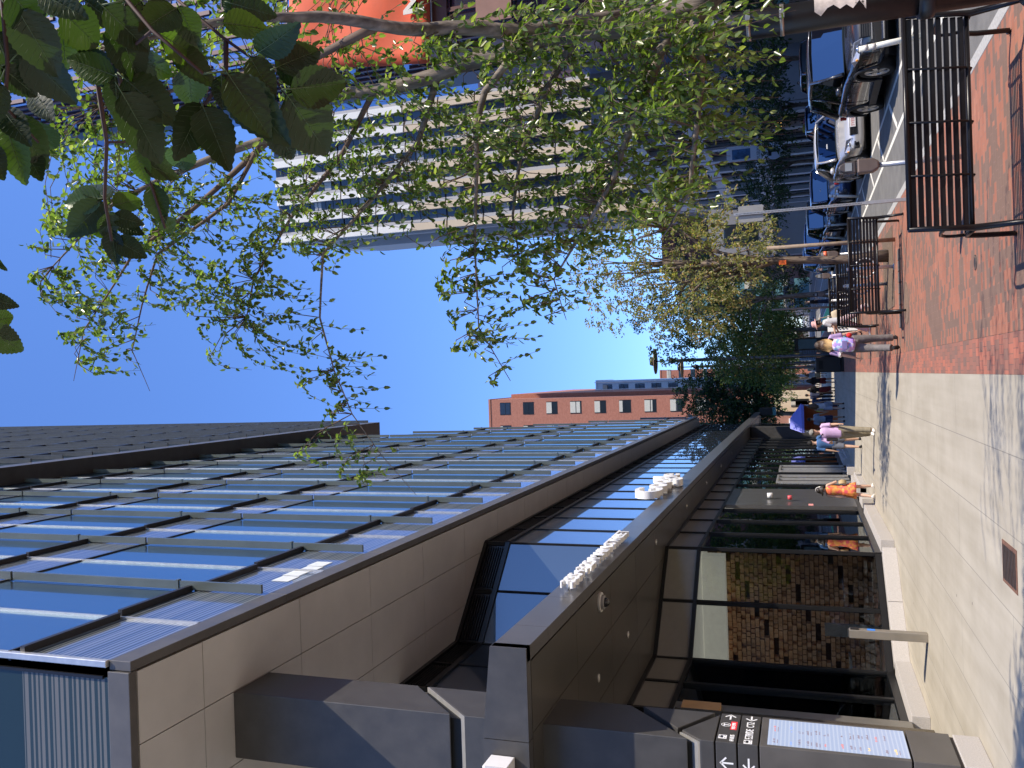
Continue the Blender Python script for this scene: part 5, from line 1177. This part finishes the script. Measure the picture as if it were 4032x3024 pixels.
BL = [  # base(u,v) tip(u,v) D width
 ((60, 20), (225, 300), 1.25), ((15, 20), (70, 260), 1.3), ((90, 190), (290, 410), 1.3), ((400, 20), (590, 200), 1.2), ((440, 60), (560, 330), 1.22), ((700, 30), (560, 110), 1.25), ((560, 20), (640, 100), 1.3),
 ((460, 300), (260, 230), 1.3), ((470, 330), (300, 190), 1.35), ((480, 200), (680, 310), 1.28), ((470, 350), (640, 640), 1.2), ((480, 300), (690, 480), 1.25), ((450, 290), (470, 480), 1.33), ((700, 20), (780, 180), 1.25), ((690, 100), (760, 280), 1.27),
 ((800, 400), (700, 620), 1.22), ((795, 410), (900, 655), 1.18), ((890, 280), (1060, 530), 1.12), ((900, 300), (1120, 560), 1.15), ((870, 290), (880, 430), 1.2), ((980, 220), (1080, 380), 1.15), ((1010, 210), (1170, 110), 1.12), ((1130, 350), (1370, 330), 1.1), ((1080, 270), (1260, 190), 1.12),
 ((1120, 360), (1300, 610), 1.12), ((1060, 470), (1160, 630), 1.18), ((1080, 260), (1260, 330), 1.16), ((870, 90), (1060, 110), 1.15), ((900, 10), (1080, 60), 1.2), ((950, 0), (900, 90), 1.22), ((560, 0), (430, 110), 1.3), ((330, 0), (480, 110), 1.35),
 ((0, 260), (150, 380), 1.3), ((20, 480), (90, 720), 1.35), ((50, 440), (180, 660), 1.38), ((0, 420), (110, 560), 1.33), ((-60, 560), (10, 700), 1.35), ((80, 560), (160, 700), 1.4), ((0, 320), (-40, 500), 1.3), ((130, 350), (200, 470), 1.4), ((110, 470), (215, 600), 1.42),
 ((-60, 1170), (66, 1205), 1.3), ((-80, 1290), (98, 1382), 1.3), ((-70, 1270), (60, 1250), 1.32), ((-60, 1020), (28, 1032), 1.35),
 ((410, 780), (250, 800), 1.6), ((415, 790), (265, 930), 1.6), ((430, 790), (330, 720), 1.6), ((440, 810), (560, 780), 1.6), ((440, 850), (560, 880), 1.6), ((440, 930), (330, 860), 1.62), ((450, 940), (570, 1010), 1.6), ((430, 830), (420, 940), 1.58), ((440, 900), (455, 1040), 1.6), ((455, 870), (560, 920), 1.63),
 ((30, -40), (170, 120), 1.22), ((150, -30), (330, 60), 1.2), ((230, 30), (400, 190), 1.28), ((100, 60), (180, 250), 1.33), ((520, 80), (480, 260), 1.26), ((620, 130), (800, 230), 1.24), ((680, 180), (840, 330), 1.28), ((740, 250), (760, 430), 1.3), ((240, 90), (270, 290), 1.36), ((-20, 120), (90, 330), 1.3), ((940, 300), (1010, 470), 1.2), ((600, 720), (640, 880), 1.75), ((560, 640), (700, 700), 1.7), ((530, 590), (580, 720), 1.7), ((640, 850), (680, 920), 1.75), ((620, 580), (720, 660), 1.6), ((700, 560), (730, 680), 1.55)]
bm_ = B(); vb = B(); rr = random.Random(33)
leaves_ = []
for (b0, t0, D) in BL:
    D1 = D + rr.uniform(-.05, .07); p0 = ray(b0[0], b0[1], D) - NO; p1 = ray(t0[0], t0[1], D1) - NO; L_ = (p1 - p0).length
    bigleaf(bm_, vb, p0, p1, .45, L_ * rr.uniform(.27, .34))
    near_ = min((q for pp_ in nb_ for q in pp_), key=lambda q: (q - p0).length)
    if (near_ - p0).length < .04: tb3 = vb.tube([near_, p0], [.0012, .0011], 4)
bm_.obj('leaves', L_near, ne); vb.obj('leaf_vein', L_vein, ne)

# ================================================================== PEOPLE
def skin(c): return M('skin_%d' % int(c[0] * 1000), c, .55, var=.06, scale=12)
SK1 = skin((.62, .40, .29)); SK2 = skin((.50, .31, .21)); SK3 = skin((.32, .19, .12))
def person(label, loc, rz, H=1.7, legs=((20, 5), (-18, 20)), arms=((-20, 8, 15), (18, 8, 15)), sk=SK1, top=None, bottom=None, shoes=None, hair=None, hair_len=.0, skirt=None, sleeve=.5, shorts=False, near=False, lean=0.0, head_turn=0.0, fem=False, group=None, vs=.02, pants_w=1.0):
    """figure faces +Y in its own frame; legs = (hip swing, knee bend) degrees, arms = (swing, out, elbow)."""
    t = thing('person', label, 'person', loc, rz, group); k = H / 1.72
    V = lambda x, y, z: Vector((x, y, z)) * k
    hz = .93; sw = .165 if fem else .195
    jo = {}
    for i, s in enumerate((-1, 1)):
        a, b = R(legs[i][0]), R(legs[i][1]); hip = Vector((s * .09, 0, hz)); kn = hip + Vector((s * .022, math.sin(a), -math.cos(a))) * .43; an = kn + Vector((0, math.sin(a - b), -math.cos(a - b))) * .42
        jo[s] = [hip, kn, an, a - b]
    drop = min(jo[-1][2].z, jo[1][2].z) - .075
    up = lambda v: Vector((v.x, v.y, v.z - drop)) * k
    ln = lambda v: v + Vector((0, (v.z - hz) * lean, 0)) if v.z > hz else v
    body = B(); pelvis = up(Vector((0, 0, hz)))
    TS = [(.86, .135, .10), (.95, .15 if not fem else .16, .11), (1.05, .13 if not fem else .12, .095), (1.2, .145, .105), (1.33, .165 if not fem else .15, .11), (1.41, .15 if not fem else .135, .09), (1.455, .085, .065), (1.48, .055, .055), (1.54, .05, .052)]
    body.ell([up(ln(Vector((0, 0, z)))) for z, _, _ in TS], [((a * k, 0, 0), (0, b_ * k, 0)) for _, a, b_ in TS], 18)
    hc = ln(Vector((0, .015, 1.63))); hd = up(hc)
    body.ball(hd, (.075 * k, .095 * k, .115 * k), 16, 12); 
    ft = Vector((math.sin(-head_turn), math.cos(head_turn), 0)); fs = Vector((ft.y, -ft.x, 0))
    body.ball(up(hc + ft * .03 + Vector((0, 0, -.06))), (.052 * k, .06 * k, .055 * k), 12, 8)
    body.tube([up(hc + ft * .085 + Vector((0, 0, .015))), up(hc + ft * .112 + Vector((0, 0, -.022)))], [.010 * k, .015 * k], 8)
    for s in (-1, 1): body.ball(up(hc + fs * s * .078 + Vector((0, 0, -.005))), (.012 * k, .02 * k, .03 * k), 8, 6)
    clo = B(); slv = B(); shoe = B(); arm_pts = {}
    for i, s in enumerate((-1, 1)):
        hip, kn, an, sh = jo[s]
        P = [hip + Vector((0, 0, .02)), hip.lerp(kn, .35), hip.lerp(kn, .8), kn, kn.lerp(an, .3), kn.lerp(an, .75), an]
        body.tube([up(p) for p in P], [r_ * k for r_ in (.085, .082, .062, .055, .056, .042, .036)], 12)
        fd = Vector((0, math.cos(min(0, sh) * .8), math.sin(min(0, sh) * .8)))
        body.tube([up(an), up(an + fd * .08 + Vector((0, 0, -.035))), up(an + fd * .15 + Vector((0, 0, -.045)))], [.036 * k, .034 * k, .026 * k], 8)
        shoe.ell([up(an + fd * q + Vector((0, 0, zz))) for q, zz in ((-.07, -.035), (-.04, -.03), (.05, -.035), (.14, -.045), (.19, -.052))], [((a * k, 0, 0), (0, -fd.z * h_ * k * 1.0, h_ * k)) for a, h_ in ((.025, .025), (.042, .045), (.044, .042), (.046, .030), (.02, .018))], 12)
        if bottom:
            if shorts: Q = [hip + Vector((0, 0, .03)), hip.lerp(kn, .4), hip.lerp(kn, .85)]; rad = [.105, .105, .098]
            else: Q = [hip + Vector((0, 0, .03)), hip.lerp(kn, .5), kn, kn.lerp(an, .5), an + Vector((0, 0, .03))]; rad = [.105, .092 * pants_w, .076 * pants_w, .070 * pants_w, .066 * pants_w]
            if not shorts and near: Q = [Q[0], Q[1], Q[2]] + [kn.lerp(an, q / 7) + Vector((0, 0, .02 * q / 7)) for q in range(1, 8)]; rad = rad[:3] + [(.070 + .004 * (q % 2)) * pants_w for q in range(1, 8)]
            clo.tube([up(p) for p in Q], [r_ * k for r_ in rad], 14)
        a, o_, e = R(arms[i][0]), R(arms[i][1]), R(arms[i][2])
        shd = ln(Vector((s * sw, 0, 1.40))); d = Vector((s * math.sin(o_), math.sin(a), -math.cos(a) * math.cos(o_))).normalized(); el_ = shd + d * .285
        d2 = Vector((s * math.sin(o_) * (1 if e < 1.2 else -.9), math.sin(a + e), -math.cos(a + e) * math.cos(o_))).normalized(); wr = el_ + d2 * .25
        body.tube([up(p) for p in (shd + Vector((-s * .05, 0, .02)), shd, shd.lerp(el_, .4), el_, el_.lerp(wr, .35), wr)], [r_ * k for r_ in (.05, .052, .044, .037, .036, .025)], 12)
        side = Vector((0, 1, 0)) if abs(d2.y) < .8 else Vector((0, 0, 1)); side = (side - d2 * side.dot(d2)).normalized(); nrm = d2.cross(side)
        body.ell([up(wr), up(wr + d2 * .04), up(wr + d2 * .085)], [((side * .024 * k), (nrm * .016 * k)), ((side * .038 * k), (nrm * .015 * k)), ((side * .036 * k), (nrm * .013 * k))], 10)
        for q, fl in enumerate((.066, .076, .072, .056)):
            off = side * (.027 - q * .018); b0 = wr + d2 * .08 + off; cur = nrm * (-s)
            body.tube([up(b0), up(b0 + d2 * fl * .5 + cur * .006), up(b0 + d2 * fl * .85 + cur * .024)], [.0095 * k, .0088 * k, .0075 * k], 6)
        tb_0 = wr + d2 * .03 + side * .026; body.tube([up(tb_0), up(tb_0 + side * .022 + d2 * .028), up(tb_0 + side * .026 + d2 * .056)], [.011 * k, .0095 * k, .008 * k], 6)
        arm_pts[s] = (shd, el_, wr, d2)
        if top and sleeve > 0:
            n_ = [shd + Vector((-s * .06, 0, .02)), shd, shd.lerp(el_, min(1, sleeve * 1.6))]; rd = [.066, .068, .06]
            if sleeve > .65: n_ += [el_.lerp(wr, (sleeve - .6) * 2.2)]; rd += [.045]
            slv.tube([up(p) for p in n_], [r_ * k for r_ in rd], 12)
    bo = body.obj('body', sk, t, remesh=.0062 if near else .012)
    if not near:
        pass
    if bottom:
        PL = [(.84, .14, .11), (.93, .165 if fem else .158, .122), (.99, .155 if fem else .15, .115), (1.03, .142, .106)]
        clo.ell([up(Vector((0, 0, z))) for z, _, _ in PL], [((a * k, 0, 0), (0, b_ * k, 0)) for _, a, b_ in PL], 18)
        clo.obj('shorts' if shorts else 'trousers', bottom, t, remesh=vs * .6)
    if top:
        z0 = .90 if bottom else .96
        TT = [(z0, .166 if fem else .172, .128), (1.05, .148 if fem else .165, .122), (1.2, .158, .122), (1.33, .182 if not fem else .168, .125), (1.41, .172 if not fem else .155, .105), (1.452, .10, .078), (1.47, .072, .066)]
        slv.ell([up(ln(Vector((0, 0, z)))) for z, _, _ in TT], [((a * k, 0, 0), (0, b_ * k, 0)) for _, a, b_ in TT], 20)
        slv.obj('shirt', top, t, remesh=vs * .6)
    if skirt:
        m, zb, wide = skirt; ring = []
        for z, a in ((1.02, .14), (.92, .175), (zb + (.92 - zb) * .4, .175 + wide * .6), (zb, .18 + wide)):
            ring.append([up(Vector((math.cos(q * math.pi / 20) * (a + .012 * math.sin(q * 2.2) * (z < .9)), math.sin(q * math.pi / 20) * (a * .8 + .010 * math.sin(q * 2.2) * (z < .9)), z))) for q in range(40)])
        so2 = B().loft(ring).obj('skirt', m, t)
    if shoes: shoe.obj('shoes', shoes, t)
    for s in (-1, 1):
        B().ball(up(hc + ft * .083 + fs * s * .03 + Vector((0, 0, .018))), .0095 * k, 8, 6).obj('eye', M('eye_dark', (.03, .02, .015), .2, var=0), t) if near else None
    if near: B().tube([up(hc + ft * .094 - fs * .022 + Vector((0, 0, -.052))), up(hc + ft * .100 + Vector((0, 0, -.054))), up(hc + ft * .094 + fs * .022 + Vector((0, 0, -.052)))], .005 * k, 6).obj('mouth', M('lip', (.38, .14, .11), .5), t)
    if hair:
        h = B(); h.ball(up(hc + Vector((0, 0, .035)) - ft * .022), (.090 * k, .100 * k, .098 * k), 16, 10)
        if hair_len > 0:
            n = 16
            for q in range(n):
                a = (q / (n - 1) - .5) * 2.5; o = -ft * .085 * math.cos(a) + fs * .085 * math.sin(a); L_ = hair_len * (1 - .25 * abs(a) / 1.3) * rnd.uniform(.85, 1.1)
                st = hc + o * .75 + Vector((0, 0, .05)); wv = rnd.uniform(-.03, .03)
                h.tube([up(st), up(hc + o * 1.15 + Vector((0, 0, -.06))), up(hc + o * 1.5 + Vector((wv, 0, -.06 - L_ * .45))) - Vector((0, 0, 0)), up(hc + o * 1.35 + Vector((-wv, -.02, -.06 - L_ * .8))), up(hc + o * 1.3 + Vector((wv, -.02, -.06 - L_)))], [.034 * k, .042 * k, .042 * k, .032 * k, .006 * k], 8)
        h.obj('hair', hair, t, remesh=.010 if near else .016)
    t['_k'] = k; del t['_k']
    return t, up, hc, arm_pts, ft, fs, k
m_blkc = M('black_cloth', (.015, .014, .016), .85); m_whites = M('white_shoes', (.78, .76, .72), .6); m_hairb = M('dark_hair', (.025, .017, .012), .5, var=.3, scale=30); m_hairbr = M('brown_hair', (.10, .055, .03), .5, var=.3, scale=30)
def ombre():
    m, t, p = newmat('ombre_hair'); tc = node(t, 'ShaderNodeTexCoord'); sep = node(t, 'ShaderNodeSeparateXYZ'); t.links.new(tc.outputs['Object'], sep.inputs[0])
    n = node(t, 'ShaderNodeTexNoise', i_Scale=30.0, i_Detail=4.0); mp = node(t, 'ShaderNodeMapping'); mp.inputs['Scale'].default_value = (2.2, 2.2, .35); t.links.new(tc.outputs['Object'], mp.inputs[0]); t.links.new(mp.outputs[0], n.inputs['Vector'])
    a = node(t, 'ShaderNodeMath', operation='MULTIPLY_ADD', i_1=.22); t.links.new(n.outputs[0], a.inputs[0]); t.links.new(sep.outputs[2], a.inputs[2])
    mr = node(t, 'ShaderNodeMapRange', i_1=1.30, i_2=1.78); t.links.new(a.outputs[0], mr.inputs[0])
    r = ramp(t, mr.outputs[0], [(0, (.78, .55, .26)), (.45, (.62, .39, .16)), (.66, (.12, .07, .04)), (1, (.04, .028, .02))]); t.links.new(r.outputs[0], p.inputs['Base Color']); p.inputs['Roughness'].default_value = .4
    b = node(t, 'ShaderNodeBump', i_Strength=.8, i_Distance=.02); t.links.new(n.outputs[0], b.inputs['Height']); t.links.new(b.outputs[0], p.inputs['Normal']); return m
def patchy(name, cols, scale):
    m, t, p = newmat(name); tc = node(t, 'ShaderNodeTexCoord'); v = node(t, 'ShaderNodeTexVoronoi', i_Scale=scale); t.links.new(tc.outputs['Object'], v.inputs['Vector'])
    sp = node(t, 'ShaderNodeSeparateColor'); t.links.new(v.outputs['Color'], sp.inputs[0])
    r = ramp(t, sp.outputs[0], [(i / len(cols), c) for i, c in enumerate(cols)], 'CONSTANT'); t.links.new(r.outputs[0], p.inputs['Base Color']); p.inputs['Roughness'].default_value = .7; return m
# girl with backpack, walking away
t, up, hc, ap, ft, fs, k = person('girl walking away with long dark-to-blond hair and a colourful patterned backpack', (.55, 19.75, 0), R(-4), 1.66, legs=((-20, 14), (14, 4)), arms=((-16, 16, 22), (8, 10, 12)), top=M('lilac_tee', (.42, .30, .52), .8), bottom=M('grey_jeans', (.17, .155, .15), .85, var=.25, scale=14), shoes=m_blkc, hair=ombre(), hair_len=.44, fem=True, near=True, pants_w=1.08, lean=.04)
bp = B(); bp.ell([up(Vector((0, -.20, z))) for z in (.93, .96, 1.1, 1.25, 1.35, 1.39)], [((a * k, 0, 0), (0, b_ * k, 0)) for a, b_ in ((.12, .06), (.16, .09), (.165, .10), (.155, .09), (.12, .07), (.06, .03))], 20)
pk = bp.obj('backpack', patchy('patchwork_print', [(.45, .30, .75), (.62, .72, .9), (.25, .45, .72), (.72, .38, .6), (.40, .35, .8), (.75, .7, .82)], 17), t, remesh=.012)
B().box(-.09, .09, -.315, -.30, 1.02, 1.13).obj('front_pocket', M('pocket_purple', (.22, .18, .40), .7), pk, bevel=.01)
B().tube([up(Vector((-.12, -.12, 1.38))), up(Vector((-.14, .0, 1.45))), up(Vector((-.13, .13, 1.3)))], .02, 8).tube([up(Vector((.12, -.12, 1.38))), up(Vector((.14, .0, 1.45))), up(Vector((.13, .13, 1.3)))], .02, 8).obj('strap', m_blkc, pk)
B().ball((.2, -.24, .98), .055).obj('pompom', M('red_pompom', (.7, .03, .03), .9), pk); B().cyl((.15, -.24, 1.03), (.2, -.24, 1.0), .006).obj('cord', m_blkc, pk)
s_, e_, w_, _d = ap[-1]; B().cyl(up(s_.lerp(e_, .70)), up(s_.lerp(e_, .78)), .069 * k, n=14).cyl(up(s_.lerp(e_, .62)), up(s_.lerp(e_, .66)), .069 * k, n=14).obj('sleeve_stripe', m_white, t)
# man in lilac shirt
t, up, hc, ap, ft, fs, k = person('man in a lilac polo shirt, olive trousers, grey cap and white shoes walking towards us', (-1.83, 27.05, 0), R(172), 1.78, legs=((16, 4), (-12, 12)), arms=((14, 10, 30), (20, 22, 75)), sk=SK2, top=M('lilac_shirt', (.62, .42, .66), .8, var=.06), bottom=M('olive_trousers', (.25, .215, .15), .85, var=.15, scale=10), shoes=m_whites, hair=m_hairb, near=True, pants_w=1.08, head_turn=R(18))
B().ball(up(hc + Vector((0, 0, .055))), (.098 * k, .112 * k, .085 * k), 16, 10).loft([[up(hc + ft * (.08 + q * .09) + fs * .08 * math.cos(q * 1.2) * s + Vector((0, 0, .05 - q * .02 + dz))) for s, dz in ((-1, 0), (0, .012), (1, 0), (0, -.004))] for q in (0, .5, 1)]).obj('cap', M('grey_cap', (.24, .23, .20), .85), t)
B().tube([up(hc + ft * .09 - fs * .055 + Vector((0, 0, .02))), up(hc + ft * .1 + Vector((0, 0, .02))), up(hc + ft * .09 + fs * .055 + Vector((0, 0, .02)))], .009, 6).obj('glasses', m_joint, t)
B().box(.17, .24, -.12, .14, 1.0, 1.32).obj('shoulder_bag', m_blkc, t, bevel=.02); B().tube([(.2, 0, 1.3), (.15, .02, 1.5), (.02, .12, 1.42)], .014, 6).obj('bag_strap', m_blkc, t)
# woman in orange dress
t, up, hc, ap, ft, fs, k = person('woman in an orange patterned dress with white headphones walking away', (-3.62, 27.6, 0), R(-12), 1.64, legs=((-12, 10), (13, 3)), arms=((-6, 6, 10), (14, 20, 80)), top=patchy('orange_print', [(.80, .18, .06), (.85, .30, .07), (.75, .10, .12), (.88, .38, .10), (.78, .16, .10)], 14), sleeve=0, skirt=(patchy('orange_print2', [(.80, .18, .06), (.85, .30, .07), (.75, .10, .12), (.88, .38, .10), (.78, .16, .10)], 14), .56, .09), shoes=m_whites, hair=m_hairb, hair_len=.04, fem=True, near=True)
hb = B().tube([up(hc + fs * .098 * math.cos(a) + Vector((0, 0, .02 + .115 * math.sin(a)))) for a in [math.pi * q / 10 for q in range(11)]], .009, 6)
for s in (-1, 1): hb.ball(up(hc + fs * s * .096), (.022, .036, .042))
hb.obj('headphones', m_white, t); B().ell([(.24, .08, .78), (.26, .05, .9), (.25, .02, 1.0)], [((.035, 0, 0), (0, .15, 0)), ((.05, 0, 0), (0, .17, 0)), ((.02, 0, 0), (0, .12, 0))]).obj('handbag', M('straw_bag', (.48, .34, .18), .8), t)
# woman in pink hat
t, up, hc, ap, ft, fs, k = person('woman in a pink sun hat, pale shirt and pink trousers striding left behind the benches', (1.45, 26.95, 0), R(82), 1.64, legs=((-24, 18), (24, 2)), arms=((26, 6, 55), (8, 6, 60)), top=M('pale_shirt', (.50, .50, .52), .85, var=.05), sleeve=.45, bottom=M('pink_trousers', (.66, .48, .50), .85), shoes=m_whites, hair=m_hairb, hair_len=.05, fem=True, near=True, pants_w=1.1, lean=.10)
hh = B().ell([up(hc + Vector((0, 0, z))) for z in (.02, .035, .05, .10, .15, .165)], [((a * k, 0, 0), (0, a * k, -a * .18 * k)) for a in (.19, .17, .105, .10, .085, .03)], 24); hh.obj('sun_hat', M('pink_hat', (.66, .38, .36), .85), t)
B().ell([(.12, -.16, .80), (.13, -.16, .95), (.12, -.16, 1.08)], [((.05, 0, 0), (0, .13, 0)), ((.07, 0, 0), (0, .16, 0)), ((.03, 0, 0), (0, .1, 0))]).obj('shoulder_bag', M('beige_bag', (.52, .43, .30), .8), t); B().tube([(.1, -.14, 1.06), (.0, -.1, 1.42), (-.13, .02, 1.38)], .012, 6).obj('bag_strap', M('beige_bag', (.52, .43, .30)), t)
# walkers in the shade
navy = M('navy_cloth', (.03, .04, .09), .85); wc = M('white_cloth', (.55, .56, .60), .85); gt = M('grey_blue_tee', (.26, .31, .38), .85); dred = M('dark_red_cloth', (.22, .03, .025), .85); blu = M('blue_tee', (.05, .13, .30), .85)
person('man in a blue T-shirt and dark cap walking behind the man in lilac', (-2.62, 33.0, 0), R(-6), 1.82, legs=((-10, 8), (14, 2)), arms=((-10, 8, 10), (12, 12, 12)), sk=SK2, top=blu, bottom=M('grey_shorts', (.12, .13, .16), .85), shorts=True, shoes=m_blkc, hair=m_joint, vs=.03)
person('woman with long hair in a white top and pale shorts walking away', (-1.78, 45.6, 0), R(-4), 1.72, legs=((-12, 10), (15, 4)), arms=((-8, 10, 12), (10, 8, 10)), sk=SK2, top=wc, sleeve=.0, bottom=M('pale_shorts', (.34, .38, .48), .85), shorts=True, shoes=m_blkc, hair=m_hairbr, hair_len=.38, fem=True, vs=.03)
person('heavy man in a grey-blue T-shirt and navy shorts walking away', (-2.42, 45.4, 0), R(2), 1.74, legs=((-8, 6), (10, 3)), arms=((-6, 14, 10), (6, 14, 10)), sk=SK2, top=gt, bottom=navy, shorts=True, shoes=m_blkc, hair=m_joint, vs=.03)
G = 'group walking in the building shade'
person('walker in dark red shorts and white shoes, rightmost of the shaded group', (-.62, 56.5, 0), R(-3), 1.7, legs=((-12, 10), (14, 4)), top=m_blkc, bottom=dred, shorts=True, shoes=m_whites, hair=m_hairb, hair_len=.2, sk=SK2, fem=True, group=G, vs=.03)
person('walker in a long dark red skirt within the shaded group', (-1.2, 58, 0), R(0), 1.66, legs=((-8, 6), (8, 3)), top=m_blkc, skirt=(dred, .25, .03), shoes=m_blkc, hair=m_hairb, hair_len=.2, sk=SK2, fem=True, group=G, vs=.03)
person('tall walker all in navy within the shaded group', (-1.55, 58.5, 0), R(0), 1.78, legs=((-10, 8), (12, 3)), top=navy, bottom=m_blkc, shoes=m_whites, hair=m_hairb, sk=SK2, group=G, vs=.03)
person('walker in a blue checked shirt, leftmost of the shaded group', (-1.95, 57.8, 0), R(4), 1.66, legs=((-10, 8), (12, 3)), top=patchy('blue_check', [(.03, .06, .14), (.06, .11, .22), (.02, .03, .07)], 18), bottom=navy, shoes=m_whites, hair=m_hairb, sk=SK2, group=G, vs=.03)
person('child-sized walker in lime green beside the couple', (-2.1, 52, 0), R(0), 1.5, legs=((-10, 8), (12, 3)), top=M('lime_cloth', (.45, .62, .06), .8), bottom=navy, shoes=m_blkc, hair=m_hairbr, vs=.03)
person('distant woman in white with a tan skirt standing by the lamp posts', (-.35, 76, 0), R(0), 1.68, legs=((-4, 3), (6, 3)), top=wc, skirt=(M('tan_cloth', (.45, .33, .2), .8), .5, .05), shoes=m_blkc, hair=m_hairbr, hair_len=.15, fem=True, vs=.03)
person('distant man in tan walking under the far trees', (.25, 82, 0), R(180), 1.74, legs=((-12, 8), (12, 3)), top=M('tan_shirt', (.42, .32, .2), .8), bottom=m_blkc, shoes=m_blkc, hair=m_hairb, vs=.03)
person('pedestrian in a yellow shirt on the far pavement', (15.6, 58.5, 0), R(150), 1.72, legs=((-14, 8), (14, 4)), top=M('yellow_cloth', (.6, .5, .06), .8), bottom=m_blkc, shoes=m_blkc, hair=m_hairb, vs=.03)
person('pedestrian in pink beside the one in yellow on the far pavement', (16.3, 59.5, 0), R(160), 1.64, legs=((-10, 8), (12, 4)), top=M('pink_cloth', (.5, .14, .2), .8), bottom=navy, shoes=m_blkc, hair=m_hairb, hair_len=.2, fem=True, vs=.03)
person('pedestrian in blue near the far kerb seen above the silver sedan', (15.7, 49.5, 0), R(170), 1.72, legs=((-10, 8), (12, 4)), top=blu, bottom=m_blkc, shoes=m_blkc, hair=m_hairb, vs=.03)
person('cyclist-like pedestrian in light blue crossing the street far off', (5.2, 62, ZR), R(100), 1.72, legs=((-16, 8), (16, 4)), top=M('lightblue_cloth', (.25, .42, .7), .8), bottom=m_blkc, shoes=m_blkc, hair=m_hairb, vs=.03)
person('dark clad pedestrian standing in the street beyond the third bench', (4.4, 58, ZR), R(90), 1.74, legs=((-6, 4), (8, 4)), top=m_blkc, bottom=navy, shoes=m_blkc, hair=m_hairb, vs=.03)
# parked bicycle partly hidden by the girl
bk = thing('bicycle', 'bicycle with a teal frame parked beyond the girl with the backpack', 'bicycle', (1.0, 31.5, 0), R(20))
for y in (-.52, .52):
    B().tube([(0, y + .33 * math.cos(a), .34 + .33 * math.sin(a)) for a in [q * math.pi / 14 for q in range(29)]], .018, 6).obj('wheel', m_tyre, bk)
B().tube([(0, -.52, .34), (0, -.15, .85), (0, .38, .88), (0, .52, .34)], .018, 8).tube([(0, -.15, .85), (0, 0, .3), (0, .38, .82)], .018, 8).tube([(0, -.52, .34), (0, 0, .3)], .014, 8).obj('frame', M('teal_paint', (.04, .35, .38), .3), bk)
B().tube([(-.25, .42, 1.02), (0, .38, .98), (.25, .42, 1.02)], .013, 6).tube([(0, .38, .86), (0, .38, .98)], .015, 6).obj('handlebar', m_joint, bk); B().ball((0, -.18, .93), (.07, .13, .03)).obj('saddle', m_joint, bk)
